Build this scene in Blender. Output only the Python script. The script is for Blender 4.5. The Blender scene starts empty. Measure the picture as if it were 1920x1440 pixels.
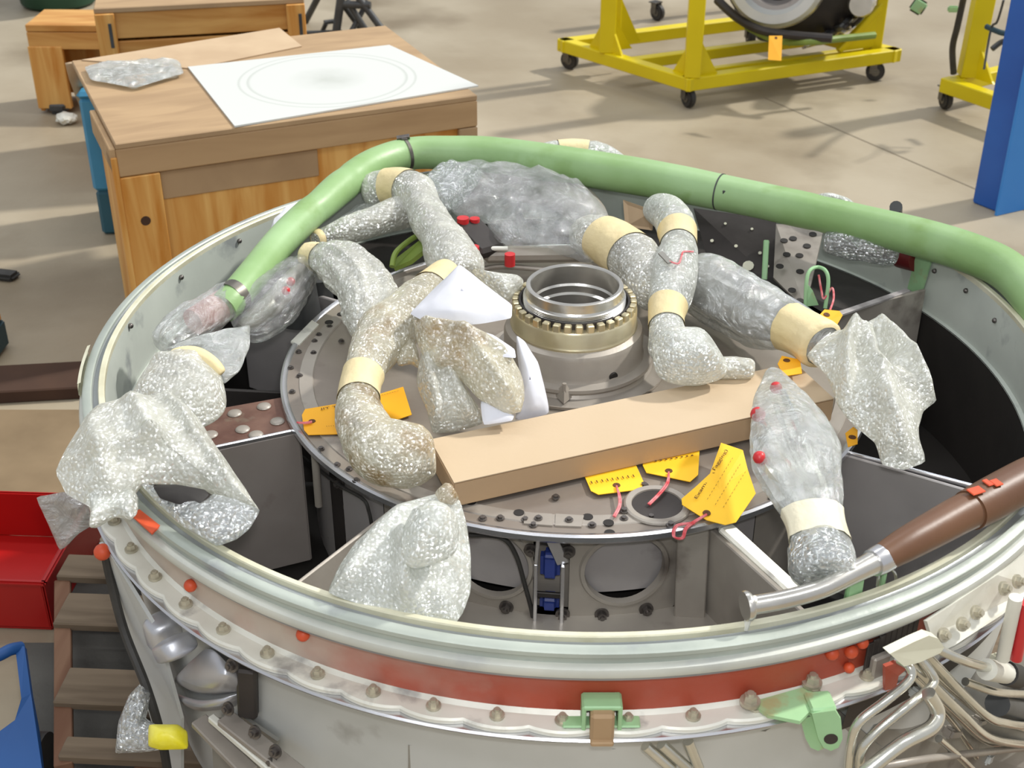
import bpy, bmesh, math, random
from mathutils import Vector, Matrix, noise
random.seed(7)
sc = bpy.context.scene
COL = sc.collection
PI = math.pi
FZ = -0.80            # floor height; z = 0 is the top of the engine casing's rim, the casing's axis stands at x = y = 0
R_ = math.radians

# ------------------------------------------------------------------ camera, light, exposure
FOC = 2500.0          # focal length in pixels of a 1920 px wide frame
CP = Vector((0, -2.203, 1.167)); TH, PS, RO = 0.527, -0.052, 0.002
FW = Vector((math.sin(PS)*math.cos(TH), math.cos(PS)*math.cos(TH), -math.sin(TH)))
RT = FW.cross(Vector((0, 0, 1))).normalized(); UP = RT.cross(FW)
RT, UP = RT*math.cos(RO)+UP*math.sin(RO), UP*math.cos(RO)-RT*math.sin(RO)
cd = bpy.data.cameras.new('camera'); cam = bpy.data.objects.new('camera', cd); COL.objects.link(cam)
m3 = Matrix((RT, UP, -FW)).transposed()
cam.matrix_world = Matrix.Translation(CP) @ m3.to_4x4()
cd.sensor_fit = 'HORIZONTAL'; cd.sensor_width = 36; cd.lens = FOC*36/1920; cd.clip_end = 200
cd.dof.use_dof = True; cd.dof.focus_distance = 2.3; cd.dof.aperture_fstop = 9.0
sc.camera = cam
sc.view_settings.view_transform = 'Standard'; sc.view_settings.look = 'None'
sc.view_settings.gamma = 1; sc.view_settings.use_curve_mapping = False; sc.view_settings.exposure = 0.12
w = bpy.data.worlds.new('world'); sc.world = w; w.use_nodes = True
bg = w.node_tree.nodes['Background']; bg.inputs[0].default_value = (0.93, 0.96, 1.0, 1); bg.inputs[1].default_value = 0.54
sd = bpy.data.lights.new('sun', 'SUN'); sd.energy = 2.9; sd.angle = R_(3); sd.color = (1, .97, .91)
so = bpy.data.objects.new('sun', sd); COL.objects.link(so)
so.rotation_euler = Vector((.137, .069, .145)).to_track_quat('Z', 'Y').to_euler()
for i, (lx, ly) in enumerate(((-2.6, 1.5), (0.2, 3.2), (3.2, 5.2), (-1.4, -3.2), (1.8, -2.2))):  # unseen overhead strips, added for fill and for glints on the film
    ld = bpy.data.lights.new('fill_strip', 'AREA'); ld.shape = 'RECTANGLE'; ld.size = 2.2; ld.size_y = .35
    ld.energy = 42; ld.color = (.96, .98, 1)
    lo = bpy.data.objects.new('fill_strip', ld); COL.objects.link(lo); lo.location = (lx, ly, 4.6)

# the photographer's flash, just above the camera
fd = bpy.data.lights.new('camera_flash', 'AREA'); fd.shape = 'RECTANGLE'; fd.size = .10; fd.size_y = .07; fd.energy = 12
fo_ = bpy.data.objects.new('camera_flash', fd); COL.objects.link(fo_); fo_.matrix_world = Matrix.Translation(CP+UP*.12+RT*.04-FW*.02) @ m3.to_4x4()

# ------------------------------------------------------------------ measuring helpers
def ray(px, py): return (FW + RT*((px-960)/FOC) + UP*((720-py)/FOC))
def U(px, py, z):
    d = ray(px, py); return CP + d*((z-CP.z)/d.z)
def UC(px, py, r):                    # near side of a vertical cylinder round the casing axis
    d = ray(px, py); a = d.x*d.x+d.y*d.y; b = 2*(CP.x*d.x+CP.y*d.y); c = CP.x**2+CP.y**2-r*r
    q = max(0, b*b-4*a*c); return CP + d*((-b-math.sqrt(q))/(2*a))
def UCfar(px, py, r):
    d = ray(px, py); a = d.x*d.x+d.y*d.y; b = 2*(CP.x*d.x+CP.y*d.y); c = CP.x**2+CP.y**2-r*r
    q = max(0, b*b-4*a*c); return CP + d*((-b+math.sqrt(q))/(2*a))
def px2m(p): return (p-CP).dot(FW)/FOC
def srgb(h):
    c = [int(h[i:i+2], 16)/255 for i in (0, 2, 4)]
    return tuple(x/12.92 if x < .04045 else ((x+.055)/1.055)**2.4 for x in c)+(1,)

# ------------------------------------------------------------------ materials
def mat(name, c1, c2=None, scale=4, rough=.5, metal=0, bump=0, bscale=60, stretch=None, detail=5, lo=.35, hi=.65, spec=.5, c3=None, s3=20, coat=0, emit=None, stain=(.6, .72)):
    m = bpy.data.materials.new(name); m.use_nodes = True; nt = m.node_tree; N = nt.nodes; L = nt.links
    b = N['Principled BSDF']; b.inputs['Roughness'].default_value = rough; b.inputs['Metallic'].default_value = metal
    b.inputs['Specular IOR Level'].default_value = spec; b.inputs['Coat Weight'].default_value = coat; b.inputs['Coat Roughness'].default_value = .15
    b.inputs['Base Color'].default_value = srgb(c1)
    tc = N.new('ShaderNodeTexCoord'); mp = N.new('ShaderNodeMapping'); L.new(tc.outputs['Object'], mp.inputs[0])
    if stretch: mp.inputs['Scale'].default_value = stretch
    if c2:
        n = N.new('ShaderNodeTexNoise'); n.inputs['Scale'].default_value = scale; n.inputs['Detail'].default_value = detail; L.new(mp.outputs[0], n.inputs[0])
        r = N.new('ShaderNodeValToRGB'); r.color_ramp.elements[0].position = lo; r.color_ramp.elements[1].position = hi
        r.color_ramp.elements[0].color = srgb(c1); r.color_ramp.elements[1].color = srgb(c2); L.new(n.outputs[0], r.inputs[0])
        out = r.outputs[0]
        if c3:
            n3 = N.new('ShaderNodeTexNoise'); n3.inputs['Scale'].default_value = s3; n3.inputs['Detail'].default_value = 8; L.new(mp.outputs[0], n3.inputs[0])
            r3 = N.new('ShaderNodeValToRGB'); r3.color_ramp.elements[0].position = stain[0]; r3.color_ramp.elements[1].position = stain[1]; L.new(n3.outputs[0], r3.inputs[0])
            mx = N.new('ShaderNodeMixRGB'); L.new(r3.outputs[0], mx.inputs[0]); L.new(out, mx.inputs[1]); mx.inputs[2].default_value = srgb(c3); out = mx.outputs[0]
        L.new(out, b.inputs['Base Color'])
    if bump:
        n2 = N.new('ShaderNodeTexNoise'); n2.inputs['Scale'].default_value = bscale; n2.inputs['Detail'].default_value = 4; L.new(mp.outputs[0], n2.inputs[0])
        bp = N.new('ShaderNodeBump'); bp.inputs['Strength'].default_value = bump; bp.inputs['Distance'].default_value = .01; L.new(n2.outputs[0], bp.inputs['Height']); L.new(bp.outputs[0], b.inputs['Normal'])
    return m

def wrap_mat(name, c, clear=.3, bubbles=1.0, bscale=95, wr=.5, rough=.16, stain=None, swid=(.5, .62), gl=.3):
    """thin plastic film: milky body, sharp gloss over bubble and wrinkle relief, partly see-through"""
    m = bpy.data.materials.new(name); m.use_nodes = True; nt = m.node_tree; N = nt.nodes; L = nt.links
    N.remove(N['Principled BSDF']); out = N['Material Output']; tc = N.new('ShaderNodeTexCoord')
    v = N.new('ShaderNodeTexVoronoi'); v.inputs['Scale'].default_value = bscale; L.new(tc.outputs['Object'], v.inputs['Vector'])
    n = N.new('ShaderNodeTexNoise'); n.inputs['Scale'].default_value = 22; n.inputs['Detail'].default_value = 7; n.inputs['Distortion'].default_value = 2.0; L.new(tc.outputs['Object'], n.inputs[0])
    b1 = N.new('ShaderNodeBump'); b1.inputs['Strength'].default_value = bubbles; b1.inputs['Distance'].default_value = .006; b1.invert = True; L.new(v.outputs['Distance'], b1.inputs['Height'])
    b2 = N.new('ShaderNodeBump'); b2.inputs['Strength'].default_value = min(1, wr*1.2); b2.inputs['Distance'].default_value = .03; L.new(n.outputs[0], b2.inputs['Height']); L.new(b2.outputs[0], b1.inputs['Normal'])
    b3 = N.new('ShaderNodeBump'); b3.inputs['Strength'].default_value = .25*bubbles; b3.inputs['Distance'].default_value = .003; b3.invert = True; L.new(v.outputs['Distance'], b3.inputs['Height'])
    cs = N.new('ShaderNodeVectorMath'); cs.operation = 'SUBTRACT'; L.new(v.outputs['Color'], cs.inputs[0]); cs.inputs[1].default_value = (.5, .5, .5)
    cm = N.new('ShaderNodeVectorMath'); cm.operation = 'SCALE'; L.new(cs.outputs[0], cm.inputs[0]); cm.inputs['Scale'].default_value = 1.3*bubbles
    ca = N.new('ShaderNodeVectorMath'); ca.operation = 'ADD'; L.new(b1.outputs[0], ca.inputs[0]); L.new(cm.outputs[0], ca.inputs[1])
    cn = N.new('ShaderNodeVectorMath'); cn.operation = 'NORMALIZE'; L.new(ca.outputs[0], cn.inputs[0])
    df = N.new('ShaderNodeBsdfDiffuse'); tl = N.new('ShaderNodeBsdfTranslucent'); gs = N.new('ShaderNodeBsdfGlossy'); gs.inputs['Roughness'].default_value = rough
    gs.inputs['Color'].default_value = (.95, .97, .97, 1)
    L.new(b3.outputs[0], df.inputs['Normal']); L.new(cn.outputs[0], gs.inputs['Normal'])
    df.inputs[0].default_value = srgb(c); tl.inputs[0].default_value = srgb(c)
    if stain:
        n3 = N.new('ShaderNodeTexNoise'); n3.inputs['Scale'].default_value = 13; n3.inputs['Detail'].default_value = 5; L.new(tc.outputs['Object'], n3.inputs[0])
        r = N.new('ShaderNodeValToRGB'); r.color_ramp.elements[0].position = swid[0]; r.color_ramp.elements[1].position = swid[1]
        r.color_ramp.elements[0].color = srgb(c); r.color_ramp.elements[1].color = srgb(stain); L.new(n3.outputs[0], r.inputs[0]); L.new(r.outputs[0], df.inputs[0]); L.new(r.outputs[0], tl.inputs[0])
    m1 = N.new('ShaderNodeMixShader'); m1.inputs[0].default_value = .3; L.new(df.outputs[0], m1.inputs[1]); L.new(tl.outputs[0], m1.inputs[2])
    tr = N.new('ShaderNodeBsdfTransparent'); tr.inputs[0].default_value = (.95, .97, .95, 1)
    m2 = N.new('ShaderNodeMixShader'); L.new(m1.outputs[0], m2.inputs[1]); L.new(tr.outputs[0], m2.inputs[2])
    m3_ = N.new('ShaderNodeMixShader'); m3_.inputs[0].default_value = gl; L.new(m2.outputs[0], m3_.inputs[1]); L.new(gs.outputs[0], m3_.inputs[2]); L.new(m3_.outputs[0], out.inputs[0])
    n4 = N.new('ShaderNodeTexNoise'); n4.inputs['Scale'].default_value = 16; L.new(tc.outputs['Object'], n4.inputs[0])
    mr = N.new('ShaderNodeMapRange'); mr.inputs[1].default_value = .3; mr.inputs[2].default_value = .7; mr.inputs[3].default_value = max(0, clear-.2); mr.inputs[4].default_value = min(.95, clear+.2)
    L.new(n4.outputs[0], mr.inputs[0]); L.new(mr.outputs[0], m2.inputs[0])
    return m

def wood_mat(name, a, b, scale=(3, 3, .4), rough=.55, bands=9, knots=None):
    m = bpy.data.materials.new(name); m.use_nodes = True; nt = m.node_tree; N = nt.nodes; L = nt.links
    p = N['Principled BSDF']; p.inputs['Roughness'].default_value = rough
    tc = N.new('ShaderNodeTexCoord'); mp = N.new('ShaderNodeMapping'); mp.inputs['Scale'].default_value = scale; L.new(tc.outputs['Object'], mp.inputs[0])
    n = N.new('ShaderNodeTexNoise'); n.inputs['Scale'].default_value = bands; n.inputs['Detail'].default_value = 6; n.inputs['Distortion'].default_value = .7; L.new(mp.outputs[0], n.inputs[0])
    r = N.new('ShaderNodeValToRGB'); r.color_ramp.elements[0].position = .36; r.color_ramp.elements[1].position = .62
    r.color_ramp.elements[0].color = srgb(a); r.color_ramp.elements[1].color = srgb(b); L.new(n.outputs[0], r.inputs[0]); L.new(r.outputs[0], p.inputs['Base Color'])
    bp = N.new('ShaderNodeBump'); bp.inputs['Strength'].default_value = .25; bp.inputs['Distance'].default_value = .004; L.new(n.outputs[0], bp.inputs['Height']); L.new(bp.outputs[0], p.inputs['Normal'])
    return m

M = {}
M['floor'] = mat('concrete', '978a74', 'ada28d', 1.1, .5, 0, .12, 40, c3='7f725d', s3=1.3, spec=.3, stain=(.5, .72))
M['joint'] = mat('joint', '847a68', rough=.9)
M['rim'] = mat('rim_metal', '9da49c', 'b0b7ad', 6, .4, .15, .1, 30, c3='8c8f92', s3=9)
M['channel'] = mat('channel_grey', '8f9496', 'a0a4a3', 6, .35, .4, .1, 30, c3='8a8d8f', s3=9)
M['bead'] = mat('bead_white', 'b8bab2', 'cbccc2', 7, .4, .15, .1, 30, c3='aeb0ad', s3=10)
M['skirt'] = mat('skirt_steel', '8d9096', 'a2a4a8', 7, .35, .5, .1, 30)
M['rimedge'] = mat('rim_edge_cream', 'd6d4bd', 'c3bfa4', 12, .45, .1, .1)
M['greypaint'] = mat('grey_primer', 'b2b8b0', 'c0c6bd', 5, .5, .0, .05, 30, c3='8d9291', s3=11)
M['red'] = mat('red_primer', 'a8442d', 'b0503a', 7, .5, 0, .15, 30, c3='a86a5c', s3=4, stain=(.5, .7))
def fade_red():          # the paint is rubbed through to pale primer on the left quarter of the band
    nt = M['red'].node_tree; N = nt.nodes; L = nt.links; p = N['Principled BSDF']; src = p.inputs['Base Color'].links[0].from_socket
    tc = N.new('ShaderNodeTexCoord'); sx = N.new('ShaderNodeSeparateXYZ'); L.new(tc.outputs['Object'], sx.inputs[0])
    ns = N.new('ShaderNodeTexNoise'); ns.inputs['Scale'].default_value = 7; ns.inputs['Detail'].default_value = 8; L.new(tc.outputs['Object'], ns.inputs[0])
    ad = N.new('ShaderNodeMath'); ad.operation = 'MULTIPLY_ADD'; ad.inputs[1].default_value = .55; L.new(ns.outputs[0], ad.inputs[0]); L.new(sx.outputs[0], ad.inputs[2])
    mr = N.new('ShaderNodeMapRange'); mr.inputs[1].default_value = -.16; mr.inputs[2].default_value = .14; mr.inputs[3].default_value = .85; mr.inputs[4].default_value = 0; L.new(ad.outputs[0], mr.inputs[0])
    mx = N.new('ShaderNodeMixRGB'); L.new(mr.outputs[0], mx.inputs[0]); L.new(src, mx.inputs[1]); mx.inputs[2].default_value = srgb('c3bcae'); L.new(mx.outputs[0], p.inputs['Base Color'])
fade_red()
M['cream'] = mat('cream_flange', 'e4e3d8', 'd4d2c6', 9, .4, .1, .12, 25, c3='9d9a94', s3=14)
M['steel'] = mat('stained_steel', '948c83', 'aca59b', 5, .42, .25, .12, 25, c3='655c55', s3=7)
M['disc'] = mat('disc_steel', '857b72', 'a0978a', 3.2, .40, .3, .10, 22, c3='5a4c45', s3=5)
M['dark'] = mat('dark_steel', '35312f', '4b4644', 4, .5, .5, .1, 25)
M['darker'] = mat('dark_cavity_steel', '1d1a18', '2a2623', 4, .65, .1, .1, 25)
M['purple'] = mat('blued_steel', 'a09b9a', 'b3aeac', 4, .4, .2, .08, 25, c3='6f6765', s3=8)
M['strutside'] = mat('strut_side_steel', '968c86', 'a8a09a', 4, .42, .25, .08, 25, c3='6d5b50', s3=6)
M['brownsteel'] = mat('heat_brown_steel', '8a6a5c', '6b4a40', 14, .38, .5, .15, 30, c3='9e9a84', s3=12)
M['shiny'] = mat('machined_steel', 'c9c6bf', 'dbd8d1', 12, .27, .95, .03, 80)
M['gold'] = mat('straw_steel', 'cdc19c', 'd9cfb2', 9, .3, .75, .03, 60)
M['edge'] = mat('bright_edge', 'cfcfd2', rough=.25, metal=.9)
M['bolt'] = mat('bolt_metal', 'c9c3b0', 'aaa492', 40, .4, .5)
M['darkbolt'] = mat('dark_bolt', '5f5a58', '7b7672', 40, .35, .8)
M['pipe'] = mat('steel_pipe', 'c9c8be', 'dcdad0', 14, .22, .85, .03)
M['green'] = mat('green_primer', 'a0c898', '93bd8c', 9, .5, 0, .1, 30, c3='a9a578', s3=20)
M['hose'] = mat('green_rubber', '83a568', '98b884', 5, .42, 0, .06, 60, c3='7f9f5e', s3=9, spec=.5)
M['olive'] = mat('olive_paint', '7f9440', '6a7d35', 9, .5)
M['card'] = mat('cardboard', 'bea88a', 'c3ae92', 3, .75, 0, .04, 120)
M['cardside'] = mat('cardboard_side', 'b39573', 'b89b7a', 3, .8, 0, .04, 120)
M['cardsheet'] = mat('cardboard_sheet', 'b79d7e', 'c4ab8b', 5, .8, 0, .05, 60)
M['tag'] = mat('orange_card', 'f6b31c', 'f2aa1a', 6, .6)
M['tagy'] = mat('yellow_card', 'fbc92a', 'f7bf20', 6, .6)
M['ink'] = mat('ink', '5a3512', rough=.7)
M['redstr'] = mat('red_string', 'c8444a', 'dd8f92', 70, .7)
M['redcap'] = mat('red_plastic', 'c02a2e', rough=.35)
M['orangered'] = mat('orange_mark', 'd9582f', 'c94d2c', 30, .5)
M['brown'] = mat('brown_sleeve', '684730', '5c3e2b', 6, .42, 0, .05, 40, spec=.5)
M['tape'] = mat('masking_tape', 'e0cfa4', 'd6c493', 9, .6, 0, .3, 45)
M['tapew'] = mat('pale_tape', 'e2ddc6', 'd8d0b6', 9, .55, 0, .3, 45)
M['paper'] = mat('white_paper', 'cdced6', 'd6d7dc', 4, .7, 0, .08, 30)
M['wrap'] = wrap_mat('bubble_wrap', 'e6e5da', .3, 1.0, 150, rough=.12, gl=.34)
M['wrap2'] = wrap_mat('bubble_wrap_dense', 'e2e4dc', .2, 1.0, 160, rough=.12, gl=.34)
M['wrapdark'] = wrap_mat('bubble_wrap_single', 'c4c7c8', .62, 1.0, 140, rough=.1, gl=.4)
M['amber'] = wrap_mat('oil_stained_wrap', 'dfd8c0', .24, 1.0, 150, rough=.12, gl=.32, stain='b08a48', swid=(.5, .7))
M['clear'] = wrap_mat('clear_film', 'c8c6c8', .78, .05, 60, .8, .1, gl=.16)
M['clear2'] = wrap_mat('clear_film_thick', 'd0d2ce', .6, .08, 60, .9, .1, gl=.3)
M['wood'] = wood_mat('orange_pine', 'c2802f', 'e0b066', (9, 9, .9), bands=1.6)
M['woodx'] = wood_mat('orange_pine_rail', 'b57a34', 'd3a25c', (.8, 6, 6), bands=2.2)
M['ply'] = wood_mat('plywood', '9f8362', 'b0936f', (2, 9, 2), bands=1.5, rough=.7)
M['plyx'] = wood_mat('plywood_rail', 'a88862', 'b7976f', (.8, 5, 6), bands=2, rough=.7)
M['pallet'] = wood_mat('pallet_board', '5e4f3e', '786855', (.7, 7, 7), bands=3, rough=.85)
M['palletd'] = wood_mat('pallet_beam', '6c4a36', '80604a', (7, .7, 7), bands=3, rough=.85)
M['yellow'] = mat('yellow_paint', 'dcc80a', 'd2bd08', 3, .38, 0, .03, 20, spec=.4)
M['blue'] = mat('blue_paint', '1b55a8', '2360b4', 3, .4, 0, .04, 20)
M['bluetr'] = mat('trolley_blue', '174a88', '1d5494', 3, .5)
M['bluelt'] = mat('blue_plastic', '4a94b8', '3f86ae', 5, .5)
M['bluedk'] = mat('dark_blue_plastic', '2d5c6c', rough=.5)
M['bluep'] = mat('blue_cap', '2d3f86', rough=.4)
M['tyre'] = mat('black_rubber', '2a2826', '3a3835', 20, .6)
M['caster'] = mat('caster_metal', '5d5a54', '7a766e', 20, .4, .7)
M['blackm'] = mat('black_metal', '3a3b3c', '4c4d4d', 9, .5, .2)
M['redbin'] = mat('red_plastic_bin', 'b0120f', 'a40f0e', 3, .4)
M['darkgreen'] = mat('dark_green_plastic', '12361f', '16402a', 6, .5)
M['teal'] = mat('dark_teal', '24404a', rough=.6)
M['dark_piece'] = mat('dark_brown', '3f2b20', '4a3325', 6, .95)
M['board'] = mat('brown_floor_shade', '75634a', '857257', 5, .9)  # brown of the sheet that stands in for shaded floor
M['cloth'] = mat('grey_cloth', 'b2b1a4', 'c0bfb3', 6, .9, 0, .3, 40)
M['greycloth_shade'] = mat('dark_grey_cloth_shade', '4e4c48', '5a5853', 6, .95, 0, .3, 40)
M['yellowtape'] = mat('yellow_tape', 'e6d81c', 'f0e660', 30, .4, 0, .2, 40)
M['white'] = mat('white_plastic', 'dcdcd2', rough=.5)
M['ivory'] = mat('ivory_plastic', 'dddcc8', 'd3d1ba', 9, .4)
M['foil'] = mat('pressed_aluminium', 'c6c7cc', 'b4b5bb', 5, .38, .7, .05, 20)
M['casinggrey'] = mat('casing_skin', 'd0d2d0', 'bfc1bd', 3, .42, .15, .05, 20, c3='7a746c', s3=5)
M['casingdark'] = mat('casing_skin_dark', '84827c', '9d9b94', 5, .38, .3, .1, 20, c3='4a4642', s3=7)

# ------------------------------------------------------------------ mesh helpers
def link(o, parent=None):
    COL.objects.link(o)
    if parent is not None: o.parent = parent
    return o
def finish(name, bm, m, parent=None, smooth=True, label=None, kind=None, sharp=35):
    me = bpy.data.meshes.new(name)
    bmesh.ops.recalc_face_normals(bm, faces=bm.faces[:])
    if smooth:
        for f in bm.faces: f.smooth = True
        for e in bm.edges:
            if len(e.link_faces) == 2 and e.calc_face_angle(0) > R_(sharp): e.smooth = False
    bm.to_mesh(me); bm.free()
    for mm in (m if isinstance(m, (list, tuple)) else [m]): me.materials.append(mm)
    o = bpy.data.objects.new(name, me); link(o, parent)
    if label: o['label'] = label
    if kind: o['kind'] = kind
    return o
def thing(name, label, cat, loc=(0, 0, 0), rz=0, group=None):
    o = bpy.data.objects.new(name, None); link(o); o.location = loc; o.rotation_euler = (0, 0, rz); o.empty_display_size = .05
    o['label'] = label; o['category'] = cat
    if group: o['group'] = group
    return o
def tag(o, label, cat, group=None):
    o['label'] = label; o['category'] = cat
    if group: o['group'] = group
    return o
def inst(name, src, parent, mw):
    o = bpy.data.objects.new(name, src.data); link(o, parent); o.matrix_local = mw; return o
def frame(x, y=None):
    """rotation whose X axis is x and whose Z is close to up"""
    x = x.normalized(); u = Vector((0, 0, 1)) if abs(x.z) < .95 else Vector((0, 1, 0))
    z = (u-x*u.dot(x)).normalized(); yy = z.cross(x)
    return Matrix((x, yy, z)).transposed()
def box(bm, c, s, rot=None, bev=0, seg=1):
    r = bmesh.ops.create_cube(bm, size=1)
    vs = r['verts']; mtx = Matrix.Translation(Vector(c)) @ (rot.to_4x4() if rot else Matrix.Identity(4)) @ Matrix.Diagonal((s[0], s[1], s[2], 1))
    bmesh.ops.transform(bm, matrix=mtx, verts=vs)
    if bev:
        es = list({e for v in vs for e in v.link_edges})
        bmesh.ops.bevel(bm, geom=es, offset=bev, segments=seg, affect='EDGES', clamp_overlap=True)
def beam(bm, a, b, wd, h, bev=.003):
    a = Vector(a); b = Vector(b); d = b-a
    box(bm, (a+b)/2, (d.length, wd, h), frame(d), bev)
def cyl(bm, a, b, r1, r2=None, n=20, cap=True):
    a = Vector(a); b = Vector(b); d = b-a; r2 = r1 if r2 is None else r2
    q = d.to_track_quat('Z', 'Y').to_matrix().to_4x4()
    bmesh.ops.create_cone(bm, cap_ends=cap, segments=n, radius1=r1, radius2=r2, depth=d.length, matrix=Matrix.Translation((a+b)/2) @ q)
def lathe(bm, prof, n=160, a0=0, a1=2*PI, close=False):
    full = abs(a1-a0-2*PI) < 1e-6; k = n if full else n+1; rings = []
    for i in range(k):
        a = a0+(a1-a0)*i/n; c, s = math.cos(a), math.sin(a)
        rings.append([bm.verts.new((r*c, r*s, z)) for r, z in prof])
    L = len(prof)
    for i in range(n):
        A = rings[i]; B = rings[(i+1) % k]
        for j in range(L if close else L-1):
            jj = (j+1) % L
            try: bm.faces.new((A[j], B[j], B[jj], A[jj]))
            except ValueError: pass
    return rings
def cr(pts, n):
    """Catmull-Rom through tuples, n steps a span"""
    out = []; P = [pts[0]]+list(pts)+[pts[-1]]
    for i in range(1, len(P)-2):
        for k in range(n):
            t = k/n
            out.append(tuple(.5*((2*b)+(-a+c)*t+(2*a-5*b+4*c-d)*t*t+(-a+3*b-3*c+d)*t**3) for a, b, c, d in zip(P[i-1], P[i], P[i+1], P[i+2])))
    out.append(tuple(pts[-1])); return out
def path_rings(path, n, rfun=None, squash=1.0):
    """path: list of (x,y,z,r); returns rings of points"""
    P = [Vector(p[:3]) for p in path]; out = []; up = None
    L = len(P); s = 0
    for i, p in enumerate(P):
        t = (P[min(i+1, L-1)]-P[max(i-1, 0)]).normalized()
        if up is None:
            up = Vector((0, 0, 1)) if abs(t.z) < .9 else Vector((0, 1, 0))
        up = (up-t*up.dot(t)).normalized(); sd_ = t.cross(up)
        if i: s += (P[i]-P[i-1]).length
        ring = []
        for k in range(n):
            a = 2*PI*k/n; d = up*math.cos(a)*squash+sd_*math.sin(a); r = path[i][3]
            q = p+d*r
            if rfun: q = p+d*(r*rfun(q, s, a, i/(L-1)))
            ring.append(q)
        out.append(ring)
    return out
def skin(bm, rings, cap=True, mi=0):
    V = [[bm.verts.new(q) for q in r] for r in rings]; n = len(V[0])
    for A, B in zip(V, V[1:]):
        for k in range(n):
            f = bm.faces.new((A[k], A[(k+1) % n], B[(k+1) % n], B[k])); f.material_index = mi
    if cap:
        for R in (V[0], V[-1]):
            c = bm.verts.new(sum((v.co for v in R), Vector())/n)
            for k in range(n):
                bm.faces.new((R[k], R[(k+1) % n], c))
def pipe_bm(pts, r, n=12, sub=8):
    bm = bmesh.new(); pts = [tuple(p)+(r,) if len(p) == 3 else tuple(p) for p in pts]
    skin(bm, path_rings(cr(pts, sub), n)); return bm

def wp(pts):                           # (px, py, z, r_px) -> world (x, y, z, r)
    out = []
    for px, py, z, r in pts:
        q = U(px, py, z); out.append((q.x, q.y, q.z, r*px2m(q)))
    return out
SEED = [0]
def crumple(seed, amp, fold=1.0):
    o = Vector((seed*3.17, seed*1.93, seed*5.1))
    def f(q, s, a, t):
        v = q*9+o
        n1 = noise.noise(v); n2 = 1-abs(noise.noise(q*17+o))*2; n3 = noise.noise(q*48+o)
        n4 = abs(noise.noise(Vector((a*1.6, s*26, seed))))       # twist folds round the tube
        return 1+amp*(n1*1.0+n2*.16*fold-.1+n3*.12-n4*.55*fold)
    return f
def tube_wrap(parent, pts, m, amp=.22, pleat=0, bands=(), ends=True, name='bubble_wrap', squash=1.0, inner=None, core=None, fold=1.0, n=56):
    SEED[0] += 1; sd_ = SEED[0]
    W = cr(wp(pts), 14); L = len(W)
    if ends:
        k = 6
        for i in range(k):
            g = math.sqrt(1-((k-i)/(k+.5))**2)*.65+.35
            W[i] = W[i][:3]+(W[i][3]*g,); W[-1-i] = W[-1-i][:3]+(W[-1-i][3]*g,)
    fn = crumple(sd_, amp, fold)
    def rf(q, s, a, t):
        g = fn(q, s, a, t)
        if pleat: g += pleat*(.5-abs(noise.noise(Vector((math.cos(a)*2.6, math.sin(a)*2.6, s*3+sd_))))*3)
        for (b0, b1, mm) in bands:                     # the tape pulls the film tight
            c = (b0+b1)/2; wd = (b1-b0)/2
            x = max(0, 1-max(0, abs(t-c)-wd)/.05)
            g = g*(1-x*.75)+(.93)*x*.75
        return g
    rings = path_rings(W, n, rf, squash)
    bm = bmesh.new(); skin(bm, rings); o = finish(name, bm, m, parent, sharp=80)
    if core:
        bm = bmesh.new(); skin(bm, path_rings([p[:3]+(p[3]*core,) for p in W[3:-3]], 14)); finish('pipe', bm, inner or M['steel'], parent)
    for (b0, b1, mm) in bands:
        i0, i1 = int(b0*(L-1)), max(int(b0*(L-1))+2, int(round(b1*(L-1))))
        rr = []
        for i in range(i0, min(i1+1, L)):
            c = sum(rings[i], Vector())/n; rr.append([c+(q-c)*1.0+(q-c).normalized()*.0022 for q in rings[i]])
        bm = bmesh.new(); skin(bm, rr, cap=False); finish('tape_band', bm, mm, parent, sharp=80)
    return o
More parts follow.
